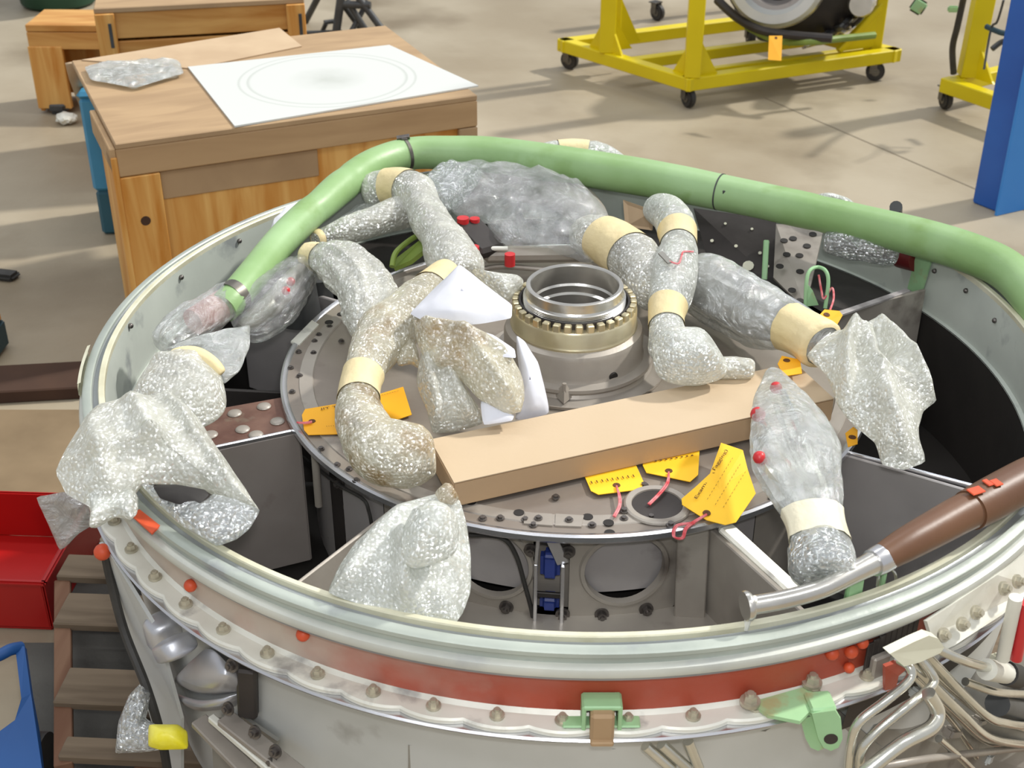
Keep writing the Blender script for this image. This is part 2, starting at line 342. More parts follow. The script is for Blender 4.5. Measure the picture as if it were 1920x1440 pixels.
def pillow(parent, outline, centre, h, m, zt, zb, name='bubble_wrap', amp=.008, creases=(), hb=None, nr=26, sub=5, ncur=None, label=None, power=.9, fold=1.0, round_=False):
    """a filled bag: outline in pixels, its height running from zb at the lowest pixel row to zt at the highest"""
    SEED[0] += 1; sd_ = Vector((SEED[0]*2.3, SEED[0]*4.1, SEED[0]*1.7))
    ys = [p[1] for p in outline]; y0, y1 = min(ys), max(ys)
    zz = lambda y: zb+(zt-zb)*(y1-y)/(y1-y0)
    pl = [tuple(U(p[0], p[1], p[2] if len(p) > 2 else zz(p[1]))) for p in outline]
    if round_:
        c_ = cr(pl+[pl[0]], sub)[:-1]
        B = [Vector(q) for q in c_]
    else:
        B = []
        for i in range(len(pl)):
            a, b = Vector(pl[i]), Vector(pl[(i+1) % len(pl)])
            for k in range(sub): B.append(a.lerp(b, k/sub))
        B = [(B[i-1]+B[i]*4+B[(i+1) % len(B)])/6 for i in range(len(B))]
    nb = len(B); C = U(centre[0], centre[1], centre[2] if len(centre) > 2 else zz(centre[1]))
    nrm = Vector()
    for i in range(nb): nrm += (B[i]-C).cross(B[(i+1) % nb]-C)
    nrm.normalize()
    if nrm.dot(-FW) < 0: nrm = -nrm
    hb = h*.6 if hb is None else hb
    CR = [(U(a[0], a[1], zz(a[1])), U(b[0], b[1], zz(b[1])), hh, ww) for a, b, hh, ww in creases]
    bm = bmesh.new()
    def side(sg, hh):
        rings = []
        for j in range(1, nr+1):
            t = j/nr; ring = []
            for i in range(nb):
                q = C.lerp(B[i], t); e = (1-t**2.4)**power
                d = hh*e
                if fold > .6: d *= .82+.3*noise.noise(q*6+sd_)
                v = q*11+sd_; rd = 1-abs(noise.noise(v))*2; f2 = noise.noise(q*34+sd_); f3 = 1-abs(noise.noise(q*22+sd_*2))*2
                d += (amp*(rd*.9*fold+f3*.22*fold)+amp*.25*f2)*min(1, (1-t)*5+.12)
                if sg > 0:
                    for a, b, ch, cw in CR:
                        ab = b-a; u_ = max(0, min(1, (q-a).dot(ab)/ab.length_squared)); ds = (q-(a+ab*u_)).length
                        d += ch*math.exp(-(ds/cw)**2)*min(1, (1-t)*4)
                q2 = q+nrm*sg*d+Vector((noise.noise(q*20+sd_*3), noise.noise(q*20-sd_), 0))*amp*.4
                ring.append(q2)
            rings.append(ring)
        return rings
    top = side(1, h); bot = side(-1, hb)
    VT = [[bm.verts.new(q) for q in r] for r in top]; VB = [[bm.verts.new(q) for q in r] for r in bot[:-1]]
    VB.append(VT[-1])
    for V, hh, sg in ((VT, h, 1), (VB, hb, -1)):
        c = bm.verts.new(C+nrm*sg*hh)
        for i in range(nb):
            bm.faces.new((c, V[0][i], V[0][(i+1) % nb]))
            for j in range(nr-1): bm.faces.new((V[j][i], V[j+1][i], V[j+1][(i+1) % nb], V[j][(i+1) % nb]))
    return finish(name, bm, m, parent, sharp=80, label=label)
def slab(parent, pts, th, m, name, label=None, bev=0, smooth=False):
    """flat piece through world points, th thick downwards along its normal"""
    pts = [Vector(p) for p in pts]; n = Vector()
    for i in range(1, len(pts)-1): n += (pts[i]-pts[0]).cross(pts[i+1]-pts[0])
    n.normalize()
    if n.z < 0: n = -n
    bm = bmesh.new(); T = [bm.verts.new(p) for p in pts]; Bt = [bm.verts.new(p-n*th) for p in pts]
    bm.faces.new(T); bm.faces.new(Bt[::-1])
    for i in range(len(pts)): bm.faces.new((T[i], Bt[i], Bt[(i+1) % len(pts)], T[(i+1) % len(pts)]))
    if bev: bmesh.ops.bevel(bm, geom=bm.edges[:], offset=bev, segments=2, affect='EDGES', clamp_overlap=True)
    return finish(name, bm, m, parent, smooth=smooth, label=label)

# ------------------------------------------------------------------ floor (setting)
bm = bmesh.new()
bmesh.ops.create_grid(bm, x_segments=2, y_segments=2, size=14)
bmesh.ops.translate(bm, verts=bm.verts[:], vec=(0, 6, FZ))
fl = finish('floor', bm, M['floor'], smooth=False, kind='structure')
# saw-cut joints across the slab
for a, b in (((1460, 195), (1830, 355)),):
    A, B = U(a[0], a[1], FZ), U(b[0], b[1], FZ); d = (B-A).normalized()
    A = A-d*.1
    bm = bmesh.new(); beam(bm, A+Vector((0, 0, .0005)), B+d*1.2+Vector((0, 0, .0005)), .008, .002, 0)
    o = finish('trim_joint', bm, M['joint'], smooth=False, kind='structure')

# ------------------------------------------------------------------ the engine casing
EC = thing('engine_casing', 'large round open jet engine casing with grey rim and red band, full of wrapped pipes', 'engine casing', (0, 0, FZ+.142))
class Off:            # children keep world numbers: the root stands on the pallet at z = FZ+.142
    pass
def EP(name, bm, m, label=None, smooth=True, kind=None, sharp=35):
    o = finish(name, bm, m, EC, smooth, label, kind, sharp); o.location = (0, 0, -(FZ+.142)); return o
def epslab(pts, th, m, name, label=None):
    o = slab(EC, pts, th, m, name, label); o.location = (0, 0, -(FZ+.142)); return o
EOFF = Matrix.Translation((0, 0, -(FZ+.142)))

bm = bmesh.new(); lathe(bm, [(.846, -.012), (.846, .001), (.848, .003), (.8555, .003), (.857, .001), (.857, -.012)], 220, close=True); EP('rim_lip', bm, M['rimedge'], label='thin cream inner lip of the rim')
bm = bmesh.new(); lathe(bm, [(.8572, -.02), (.8572, -.007), (.859, -.008), (.866, -.008), (.868, -.006), (.868, -.02)], 220); EP('rim_channel', bm, M['channel'], label='grey channel round the rim')
bm = bmesh.new(); lathe(bm, [(.868, -.02), (.868, -.002), (.870, .0), (.880, -.001), (.884, -.004), (.8845, -.010), (.881, -.014), (.881, -.022)], 220); EP('rim', bm, M['rim'])
bm = bmesh.new(); lathe(bm, [(.880, -.022), (.886, -.022), (.891, -.025), (.8935, -.031), (.892, -.038), (.887, -.042), (.88, -.042)], 220); EP('rim_bead', bm, M['bead'], label='whitish rounded bead round the rim')
bm = bmesh.new(); lathe(bm, [(.886, -.041), (.886, -.047), (.878, -.054), (.866, -.061)], 220); EP('rim_skirt', bm, M['skirt'], label='grey steel skirt under the bead')
bm = bmesh.new(); lathe(bm, [(.868, -.058), (.864, -.075), (.861, -.10), (.860, -.132)], 220); EP('red_band', bm, M['red'], label='red painted band below the rim')
# scalloped flange
NB = 62
bm = bmesh.new(); n = NB*10; T = []; 
for i in range(n):
    a = -PI/2+2*PI*i/n; sc_ = .5+.5*math.cos(a*NB+PI/2*NB) 
    ro = .889+.008*(abs(math.cos((a+PI/2)*NB/2))**.8)
    c, s = math.cos(a), math.sin(a)
    T.append([bm.verts.new((r*c, r*s, z)) for r, z in ((.860, -.124), (.866, -.130), (ro-.003, -.1305), (ro, -.133), (ro, -.139), (.86, -.139))])
for i in range(n):
    for j in range(5): bm.faces.new((T[i][j], T[(i+1) % n][j], T[(i+1) % n][j+1], T[i][j+1]))
EP('flange', bm, M['cream'], label='cream scalloped flange carrying the bolts')
bm = bmesh.new(); lathe(bm, [(.86, -.139), (.899, -.1395), (.902, -.142), (.900, -.146), (.86, -.150)], 220); EP('flange_ring', bm, M['edge'], label='bright steel edge under the flange')
# casing skin below
bm = bmesh.new(); lathe(bm, [(.855, -.148), (.850, -.16), (.848, -.30), (.83, -.50), (.815, -.658), (.79, -.658)], 180, a0=PI*.0, a1=PI*2); EP('casing_skin', bm, M['casinggrey'])
# bolts
bm = bmesh.new(); cyl(bm, (0, 0, 0), (0, 0, .004), .0105, n=14); cyl(bm, (0, 0, .004), (0, 0, .011), .0075, .0065, n=6); cyl(bm, (0, 0, .011), (0, 0, .014), .004, n=8)
b0 = finish('flange_bolt', bm, M['bolt'], EC, sharp=30)
first = True
for k in range(NB):
    a = -PI/2+2*PI*k/NB
    deg = math.degrees(a) % 360
    if 8 < deg < 172: continue
    mw = EOFF @ Matrix.Translation((.876*math.cos(a), .876*math.sin(a), -.1300)) @ Matrix.Rotation(a+k, 4, 'Z')
    if first: b0.matrix_local = mw; first = False
    else: inst('flange_bolt', b0, EC, mw)
# inner walls
bm = bmesh.new(); lathe(bm, [(.846, -.008), (.843, -.05), (.842, -.128), (.832, -.130)], 180); EP('inner_liner', bm, M['greypaint'], label='pale grey green liner inside the rim')
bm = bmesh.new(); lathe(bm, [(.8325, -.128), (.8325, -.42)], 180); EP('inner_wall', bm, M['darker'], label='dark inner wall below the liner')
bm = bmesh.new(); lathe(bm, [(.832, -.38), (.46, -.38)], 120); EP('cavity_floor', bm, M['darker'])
bm = bmesh.new(); lathe(bm, [(.832, -.27), (.50, -.262), (.50, -.272)], 90, a0=R_(-125), a1=R_(-58)); EP('cavity_shelf', bm, M['steel'])
# liner rivets
bm = bmesh.new(); bmesh.ops.create_uvsphere(bm, u_segments=10, v_segments=6, radius=.0055); r0 = finish('rivet', bm, M['darkbolt'], EC); ok = 0
for (px, py) in ((245, 611), (449, 452), (1865, 601), (1811, 545), (1752, 508), (340, 520)):
    q = UCfar(px, py, .842); mw = EOFF @ Matrix.Translation(q)
    if not ok: r0.matrix_local = mw; ok = 1
    else: inst('rivet', r0, EC, mw)
# green corner plate with holes at the right strut joint
q1, q2, q3, q4 = UCfar(1722, 470, .838), UCfar(1750, 482, .838), UCfar(1728, 555, .838), UCfar(1704, 540, .838)
epslab([q1, q2, q3, q4], .004, M['green'], 'corner_plate', 'pale green corner plate with holes')
# disc
bm = bmesh.new(); lathe(bm, [(.12, -.066), (.30, -.070), (.46, -.072), (.505, -.070), (.538, -.069)], 160); EP('disc_plate', bm, M['disc'], label='brown stained steel plate round the hub')
bm = bmesh.new(); lathe(bm, [(.534, -.0695), (.537, -.067), (.543, -.066), (.547, -.069), (.548, -.077), (.543, -.083), (.52, -.083)], 200); EP('disc_edge', bm, M['edge'], label='bright rolled edge of the plate')
bm = bmesh.new(); lathe(bm, [(.486, -.0705), (.488, -.068), (.512, -.068), (.514, -.0705)], 160); EP('disc_band', bm, M['steel'])
# small things on the plate: bolts, holes, seams
bm = bmesh.new(); cyl(bm, (0, 0, 0), (0, 0, .003), .011, n=16); cyl(bm, (0, 0, .003), (0, 0, .008), .007, n=6); pb = finish('plate_bolt', bm, M['darkbolt'], EC); ok = 0
PBL = [(1042, 933), (1170, 973), (1221, 970), (905, 973), (1110, 985), (1000, 985), (938, 972), (575, 775), (562, 705), (560, 660), (590, 640), (618, 612), (655, 880), (640, 640), (602, 842), (632, 872), (668, 902), (985, 975), (1330, 940), (1400, 925), (1290, 985), (548, 735), (545, 690), (700, 895), (588, 662), (598, 628)]
for (px, py) in PBL:
    q = U(px, py, -.0685); mw = EOFF @ Matrix.Translation(q) @ Matrix.Rotation(px, 4, 'Z') @ Matrix.Scale(.62 if py > 900 else .55, 4)
    if not ok: pb.matrix_local = mw; ok = 1
    else: inst('plate_bolt', pb, EC, mw)
bm = bmesh.new(); cyl(bm, (0, 0, 0), (0, 0, .0016), .0085, n=14); ph = finish('plate_hole', bm, M['darker'], EC, label='dark hole in the plate'); ok = 0
for (px, py) in ((973, 962), (1102, 970), (1141, 981), (1143, 1000), (883, 942), (617, 605), (640, 590), (1450, 935)):
    mw = EOFF @ Matrix.Translation(U(px, py, -.0685))
    if not ok: ph.matrix_local = mw; ok = 1
    else: inst('plate_hole', ph, EC, mw)
for quad in (((985, 960), (1035, 963), (1036, 985), (982, 981)), ((1042, 963), (1095, 966), (1090, 987), (1041, 985))):
    epslab([U(x, y, -.0665) for x, y in quad], .003, M['steel'], 'cover_plate')
    q = sum((U(x, y, -.066) for x, y in quad), Vector())/4
    inst('plate_bolt', pb, EC, EOFF @ Matrix.Translation(q) @ Matrix.Scale(.6, 4))
# round port with a raised lip at the front right of the plate
q = U(1232, 948, -.068)
bm = bmesh.new(); lathe(bm, [(.040, 0), (.041, .004), (.050, .005), (.053, .003), (.054, 0)], 40); o = EP('port_lip', bm, M['steel']); o.matrix_local = EOFF @ Matrix.Translation(q)
bm = bmesh.new(); cyl(bm, (0, 0, 0), (0, 0, .0018), .040, n=36); o = EP('port', bm, M['dark'], label='dark round opening in the plate'); o.matrix_local = EOFF @ Matrix.Translation(q)
for a in (20, 110, 200, 290):
    inst('plate_bolt', pb, EC, EOFF @ Matrix.Translation(q+Vector((.056*math.cos(R_(a)), .056*math.sin(R_(a)), .001))) @ Matrix.Scale(.7, 4))
# hub
bm = bmesh.new(); lathe(bm, [(.175, -.066), (.176, -.060), (.150, -.058), (.146, -.052), (.150, -.047), (.149, -.041), (.133, -.038), (.130, -.03), (.130, .005), (.127, .013), (.116, .019)], 96); EP('hub_body', bm, M['steel'], label='dull grey hub body')
bm = bmesh.new(); lathe(bm, [(.114, .016), (.117, .018), (.1185, .023), (.1165, .027), (.1165, .052), (.114, .056), (.1, .058)], 96); EP('hub_collar', bm, M['gold'], label='straw coloured bearing collar of the hub')
# castellated crown: teeth as pieces
bm = bmesh.new(); box(bm, (0, 0, 0), (.012, .0135, .016), None, .002); tb = finish('collar_tooth', bm, M['gold'], EC, smooth=False); ok = 0
for k in range(34):
    a = 2*PI*k/34; mw = EOFF @ Matrix.Rotation(a, 4, 'Z') @ Matrix.Translation((.1085, 0, .062))
    if not ok: tb.matrix_local = mw; ok = 1
    else: inst('collar_tooth', tb, EC, mw)
bm = bmesh.new(); lathe(bm, [(.103, .05), (.1025, .069), (.099, .069), (.0985, .052), (.09, .05)], 80); EP('hub_groove', bm, M['dark'])
pr = [(.098, .055), (.0985, .060), (.094, .063)]
for k in range(5): pr += [(.0945, .064+k*.0032), (.092, .0656+k*.0032)]
pr += [(.090, .082), (.089, .098), (.087, .0995), (.0815, .0995), (.080, .097), (.079, .062), (.076, .058), (.076, .045), (.071, .042), (.070, -.02)]
bm = bmesh.new(); lathe(bm, pr, 110); EP('threaded_ring', bm, M['shiny'], label='bright machined threaded ring at the top of the hub', sharp=25)
bm = bmesh.new(); cyl(bm, (0, 0, .008), (0, 0, .012), .0705, n=48); EP('hub_bore', bm, M['dark'], label='dark bore of the hub')
bm = bmesh.new(); q = UC(1150, 707, .131); cyl(bm, q-q.normalized()*.01, q+Vector((q.x, q.y, 0)).normalized()*.0012, .009, n=20); EP('hub_hole', bm, M['darker'], label='small dark hole in the side of the hub')
q = UC(1058, 735, .15)
bm = bmesh.new(); cyl(bm, q+Vector((0, 0, -.012)), q+Vector((0, 0, .012)), .022, .006, n=3); cyl(bm, q+Vector((.0, -.005, 0)), q+Vector((0, -.004, .02)), .004, n=8); EP('lifting_lug', bm, M['steel'])

# drum under the disc: panels, some pierced by a large round hole
def hole_panel(a0, a1, z0, z1, hc, hr, m, r=.50):
    bm = bmesh.new(); n = 48; ca = math.radians(hc[0]); rings = []
    def w_(u, z, rr=r): a = -PI/2+u/r; return Vector((rr*math.cos(a), rr*math.sin(a), z))
    u0, u1 = R_(a0)*r, R_(a1)*r; cu = ca*r
    out = []
    for k in range(n):
        a = 2*PI*k/n; dx, dz = math.cos(a), math.sin(a)
        tx = ((u1-cu) if dx > 0 else (u0-cu))/dx if abs(dx) > 1e-6 else 9; tz = ((z1-hc[1]) if dz > 0 else (z0-hc[1]))/dz if abs(dz) > 1e-6 else 9
        t = min(tx, tz); row = []
        for s, rr in ((0, .49), (0, r), (.0, r+.004), (.12, r+.004), (.2, r), (.45, r), (.75, r), (1, r)):
            d = hr+(t-hr)*s if s != .12 else hr+.006
            if s == .2: d = hr+.009
            row.append(bm.verts.new(w_(cu+dx*d, hc[1]+dz*d, rr)))
        out.append(row)
    for k in range(n):
        A, B = out[k], out[(k+1) % n]
        for j in range(7): bm.faces.new((A[j], B[j], B[j+1], A[j+1]))
    return EP('drum_panel', bm, m)
def plain_panel(a0, a1, z0, z1, m, r=.5):
    bm = bmesh.new(); lathe(bm, [(r-.006, z0), (r, z0+.001), (r, z1-.001), (r-.006, z1)], max(2, int((a1-a0)/4)), a0=R_(-90+a0), a1=R_(-90+a1)); return EP('drum_panel', bm, m)
ZT, ZB = -.083, -.27
hole_panel(-24, -6.2, ZB, ZT, (-14.5, -.17), .066, M['steel'])
hole_panel(0.5, 21, ZB, ZT, (10.8, -.17), .066, M['steel'])
plain_panel(21.2, 38, -.37, ZT, M['purple']); plain_panel(38.2, 62, -.37, ZT, M['steel'])
plain_panel(302.2, 307.8, -.37, ZT, M['dark'])
for a in range(62, 302, 24): plain_panel(a+.2, a+24, -.37, ZT, M['purple'] if (a//24) % 2 else M['dark'])
plain_panel(-52, -38.2, -.37, ZT, M['purple']); plain_panel(-38, -24.2, -.37, ZT, M['steel'])
for a0, a1 in ((-24, -7), (1, 22)):
    bm = bmesh.new(); lathe(bm, [(.480, -.085), (.483, -.20), (.484, -.226)], 10, a0=R_(-90+a0), a1=R_(-90+a1)); EP('liner_panel', bm, M['purple'], label='smooth grey panel seen through the round opening')
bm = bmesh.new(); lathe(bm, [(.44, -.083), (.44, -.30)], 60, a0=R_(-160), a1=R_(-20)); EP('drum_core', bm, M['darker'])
# slot with blue plugs between the two openings
def cylp(adeg, z, r): a = R_(-90+adeg); return Vector((r*math.cos(a), r*math.sin(a), z))
for a in (-5.6, -.7):
    bm = bmesh.new(); beam(bm, cylp((a-3.2)*.35-2.1, -.088, .506), cylp(a, -.15, .506), .006, .02, .001); beam(bm, cylp(a, -.15, .506), cylp(a, -.285, .51), .006, .02, .001); EP('slot_frame', bm, M['edge'])
bm = bmesh.new(); beam(bm, cylp(-5.8, -.215, .507), cylp(-.5, -.215, .507), .006, .01, .001); EP('slot_bar', bm, M['dark'])
for zz_, hh in ((-.165, .052), (-.243, .03)):
    bm = bmesh.new(); q = cylp(-3.1, zz_, .488); box(bm, q, (.032, .03, hh), Matrix.Rotation(R_(-3), 3, 'Z'), .008, 3); EP('blue_plug', bm, M['bluep'], label='blue plastic plug in the slot')
plain_panel(-6.2, .5, -.27, -.083, M['steel'], .47)
# bolts on the drum
bm = bmesh.new(); cyl(bm, (0, 0, 0), (0, 0, .004), .012, n=16); cyl(bm, (0, 0, .004), (0, 0, .011), .008, n=6); cyl(bm, (0, 0, .011), (0, 0, .014), .004, n=8); db = finish('drum_bolt', bm, M['darkbolt'], EC, sharp=30); ok = 0
for (px, py) in ((950, 1137), (1128, 1151), (1211, 1141), (996, 1030), (1065, 1033), (1308, 1010), (1303, 1050), (1055, 1150), (680, 870), (640, 905)):
    q = UC(px, py, .5005); nrm = Vector((q.x, q.y, 0)).normalized(); mw = EOFF @ Matrix.Translation(q) @ nrm.to_track_quat('Z', 'Y').to_matrix().to_4x4()
    if not ok: db.matrix_local = mw; ok = 1
    else: inst('drum_bolt', db, EC, mw)
# black cable running from the plate's edge down beside the slot
bm = pipe_bm([UC(x, y, .509) for x, y in ((880, 1003), (940, 1008), (967, 1040), (985, 1100), (998, 1150), (1002, 1190))], .004, 8); EP('cable', bm, M['tyre'], label='thin black cable on the drum')
bm = pipe_bm([UC(x, y, .509) for x, y in ((560, 850), (630, 905), (680, 935), (692, 960), (697, 985))], .003, 8); EP('cable', bm, M['tyre'], label='thin black cable on the left of the drum')
# struts from drum to wall
def wall(a, r0, r1, z0, z1, th, m, name='strut', da=0):
    A = R_(a); B = R_(a+da); p, q = Vector((r0*math.cos(A), r0*math.sin(A), 0)), Vector((r1*math.cos(B), r1*math.sin(B), 0))
    bm = bmesh.new(); d = q-p; box(bm, (p+q)/2+Vector((0, 0, (z0+z1)/2)), (d.length, th, z1-z0), frame(d), .002); return EP(name, bm, m)
# left hollow strut: brown top with dimples, grey sides
tl = [U(*c) for c in ((330, 812, -.082), (350, 790, -.082), (545, 742, -.082), (560, 806, -.082), (360, 850, -.082))]
A_, B_, C_, D_ = U(345, 778, -.082), U(546, 742, -.082), U(560, 806, -.082), U(362, 848, -.082)
epslab([A_, B_, C_, D_], .006, M['brownsteel'], 'strut_cap', 'brown heat stained top of the left strut')
bm = bmesh.new(); beam(bm, C_+Vector((0, 0, -.001)), D_+Vector((0, 0, -.001)), .006, .010, .002); EP('strut_seam', bm, M['edge'])
for P1, P2, mm in ((C_, D_, M['strutside']), (B_, A_, M['strutside']), (C_, B_, M['strutside'])):
    d = (P2-P1); c = (P1+P2)/2+Vector((0, 0, -.145)); bm = bmesh.new(); box(bm, c, (d.length, .005, .28), frame(d), .001); EP('strut_side', bm, mm)
bm = bmesh.new(); bmesh.ops.create_uvsphere(bm, u_segments=16, v_segments=8, radius=.013, matrix=Matrix.Scale(.35, 4, (0, 0, 1))); dm = finish('dimple', bm, M['steel'], EC); ok = 0
for (px, py) in ((385, 785), (440, 775), (495, 762), (395, 815), (455, 805), (520, 790), (480, 815)):
    mw = EOFF @ Matrix.Translation(U(px, py, -.081))
    if not ok: dm.matrix_local = mw; ok = 1
    else: inst('dimple', dm, EC, mw)
wall(-121, .505, .83, -.37, -.08, .006, M['steel'], 'strut_panel')
wall(-30, .505, .83, -.37, -.08, .006, M['purple'], 'strut_panel', 1)
wall(-64, .505, .83, -.37, -.10, .010, M['steel'], 'strut_panel', 2)
wall(25, .505, .83, -.37, -.075, .008, M['steel'], 'strut_panel', 2)
wall(152, .505, .83, -.37, -.08, .01, M['purple'], 'strut_panel')
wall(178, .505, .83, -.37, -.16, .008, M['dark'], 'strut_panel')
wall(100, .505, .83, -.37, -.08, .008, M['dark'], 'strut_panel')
# capping strip on the right rear strut
bm = bmesh.new(); beam(bm, U(1565, 592, -.075), U(1702, 545, -.075), .014, .006, .001); EP('strut_seam', bm, M['purple'])
bm = bmesh.new(); beam(bm, U(1590, 850, -.08), U(1842, 917, -.08), .006, .008, .001); EP('strut_seam', bm, M['edge'])
# front right light beam and its tie plate with two bolts
bm = bmesh.new(); beam(bm, U(1355, 985, -.088), U(1500, 1118, -.15), .030, .012, .004); EP('brace', bm, M['cream'], label='pale diagonal brace')
bm = bmesh.new(); beam(bm, UC(1300, 990, .512), UC(1292, 1170, .53), .050, .010, .002); EP('tie_plate', bm, M['steel'])
bm = bmesh.new(); cyl(bm, UC(590, 845, .53), UC(598, 948, .53), .007, n=12); EP('drain_tube', bm, M['steel'])
# perforated box bracket at the rear right
q = [U(1455, 420, -.03), U(1545, 425, -.03), U(1510, 580, -.085), U(1450, 520, -.085)]
epslab(q, .006, M['steel'], 'perforated_bracket', 'dull bracket plate pierced by many holes')
nn = (q[1]-q[0]).cross(q[2]-q[0]).normalized(); nn = nn if nn.z > 0 else -nn
bm = bmesh.new(); cyl(bm, (0, 0, 0), (0, 0, .0016), .0085, n=14); bh = finish('bracket_hole', bm, M['darker'], EC); ok = 0
ctr = q[0]
def onplane(px, py): d = ray(px, py); return CP+d*((ctr-CP).dot(nn)/d.dot(nn))
for (px, py) in ((1470, 452), (1487, 448), (1513, 462), (1475, 478), (1499, 480), (1500, 510), (1524, 440), (1485, 545), (1500, 565), (1462, 500)):
    mw = EOFF @ Matrix.Translation(onplane(px, py)+nn*.0005) @ nn.to_track_quat('Z', 'Y').to_matrix().to_4x4()
    if not ok: bh.matrix_local = mw; ok = 1
    else: inst('bracket_hole', bh, EC, mw)
# dark rear box with rivets and a round hole
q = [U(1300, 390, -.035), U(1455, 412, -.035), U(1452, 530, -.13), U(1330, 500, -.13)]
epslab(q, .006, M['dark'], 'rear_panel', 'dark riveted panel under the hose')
nn2 = (q[1]-q[0]).cross(q[2]-q[0]).normalized(); nn2 = nn2 if nn2.z > 0 else -nn2; ctr2 = q[0]
bm = bmesh.new(); cyl(bm, (0, 0, 0), (0, 0, .002), .004, n=10); rv = finish('panel_rivet', bm, M['ivory'], EC); ok = 0
for px, py, s in ((1335, 452, 1), (1380, 462, 1), (1425, 475, 1), (1403, 499, 3.2), (1440, 455, .8), (1360, 420, .8), (1410, 430, .8), (1440, 500, .8)):
    d = ray(px, py); p_ = CP+d*((ctr2-CP).dot(nn2)/d.dot(nn2))
    mw = EOFF @ Matrix.Translation(p_+nn2*.0005) @ nn2.to_track_quat('Z', 'Y').to_matrix().to_4x4() @ Matrix.Diagonal((s, s, 1, 1))
    if not ok: rv.matrix_local = mw; ok = 1
    else: inst('panel_rivet', rv, EC, mw)
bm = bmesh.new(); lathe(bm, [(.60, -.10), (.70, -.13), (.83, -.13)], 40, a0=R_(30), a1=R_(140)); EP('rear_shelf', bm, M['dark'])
epslab([U(1168, 375, .0), U(1225, 395, .0), U(1222, 432, -.05), U(1172, 425, -.05)], .004, M['cardsheet'], 'rear_plate', 'small tan plate behind the hub')
# green brackets and pins inside
bm = bmesh.new(); beam(bm, U(1437, 450, -.02), U(1433, 525, -.10), .012, .008, .002); EP('pin_bracket', bm, M['green'], label='thin pale green upright bracket')
bm = pipe_bm([U(x, y, z) for x, y, z in ((1510, 575, -.08), (1512, 530, -.03), (1518, 508, -.01), (1533, 501, -.01), (1548, 508, -.01), (1553, 530, -.03), (1547, 578, -.08))], .004, 10); EP('loop_bracket', bm, M['green'], label='pale green looped bracket')
epslab([U(1508, 575, -.08), U(1512, 530, -.03), U(1524, 545, -.045), U(1535, 572, -.078)], .003, M['green'], 'gusset', 'pale green gusset of the loop')
bm = pipe_bm([U(x, y, z) for x, y, z in ((1535, 515, -.02), (1540, 545, -.05), (1545, 560, -.06), (1560, 540, -.04), (1563, 560, -.05), (1556, 582, -.06))], .0022, 8); EP('wire', bm, M['redstr'], label='red locking wire')
# red tipped manifold behind the hub
bm = bmesh.new(); beam(bm, U(905, 478, -.02), U(1120, 475, -.02), .035, .035, .012); EP('manifold', bm, M['steel'])
bm = bmesh.new(); beam(bm, U(872, 420, .02), U(925, 475, -.01), .07, .03, .008); EP('manifold', bm, M['dark'])
bm = bmesh.new(); cyl(bm, U(916, 466, .0), U(952, 466, .0), .005, n=10); EP('nozzle', bm, M['white'], label='short white nozzle')
for (x, y, z, r) in ((868, 413, .035, .013), (890, 414, .03, .011), (888, 467, .01, .012), (956, 481, .01, .011)):
    bm = bmesh.new(); q = U(x, y, z); cyl(bm, q+Vector((0, 0, -.02)), q+Vector((0, 0, .006)), r, n=16); EP('red_cap', bm, M['redcap'], label='red plastic cap on the manifold')
bm = pipe_bm([U(x, y, z) for x, y, z in ((860, 520, -.06), (930, 500, -.05), (1030, 505, -.05), (1110, 500, -.05))], .006, 10); EP('pipe', bm, M['steel'])
epslab([U(735, 490, -.03), U(800, 440, .0), U(805, 460, .0), U(770, 488, -.02), U(738, 502, -.04)], .01, M['olive'], 'olive_bracket', 'olive green bracket')
bm = pipe_bm([U(x, y, z) for x, y, z in ((735, 500, -.03), (745, 470, -.01), (790, 440, .0), (805, 470, -.02))], .006, 10); EP('pipe', bm, M['olive'], label='olive green pipe')
# dark fittings at the left of the plate
for (x, y, z, r1, h_) in ((560, 560, -.07, .045, .05), (600, 545, -.08, .03, .03)):
    q = U(x, y, z); bm = bmesh.new(); cyl(bm, q+Vector((0, 0, -.05)), q+Vector((0, 0, h_)), r1, r1*.8, n=24); EP('fitting', bm, M['blackm'])
epslab([U(545, 640, -.066), U(585, 600, -.066), U(598, 608, -.066), U(562, 645, -.066)], .004, M['cream'], 'label_plate', 'pale plate on the left of the disc')
# front right green lugs on the rim
bm = bmesh.new(); q = U(1600, 1112, .0); 
box(bm, q+Vector((0, 0, .010)), (.034, .008, .045), Matrix.Rotation(R_(35), 3, 'Z'), .006, 2); EP('lug', bm, M['green'], label='pale green lug inside the front rim')
bm = pipe_bm([U(x, y, z) for x, y, z in ((1645, 1100, -.01), (1650, 1070, .01), (1662, 1062, .012), (1678, 1075, .005), (1680, 1092, -.01))], .0022, 8); EP('wire_loop', bm, M['pipe'])
bm = bmesh.new(); q = U(1656, 1085, .0); box(bm, q, (.006, .012, .04), None, .002); EP('lug', bm, M['green'], label='small pale green lug')

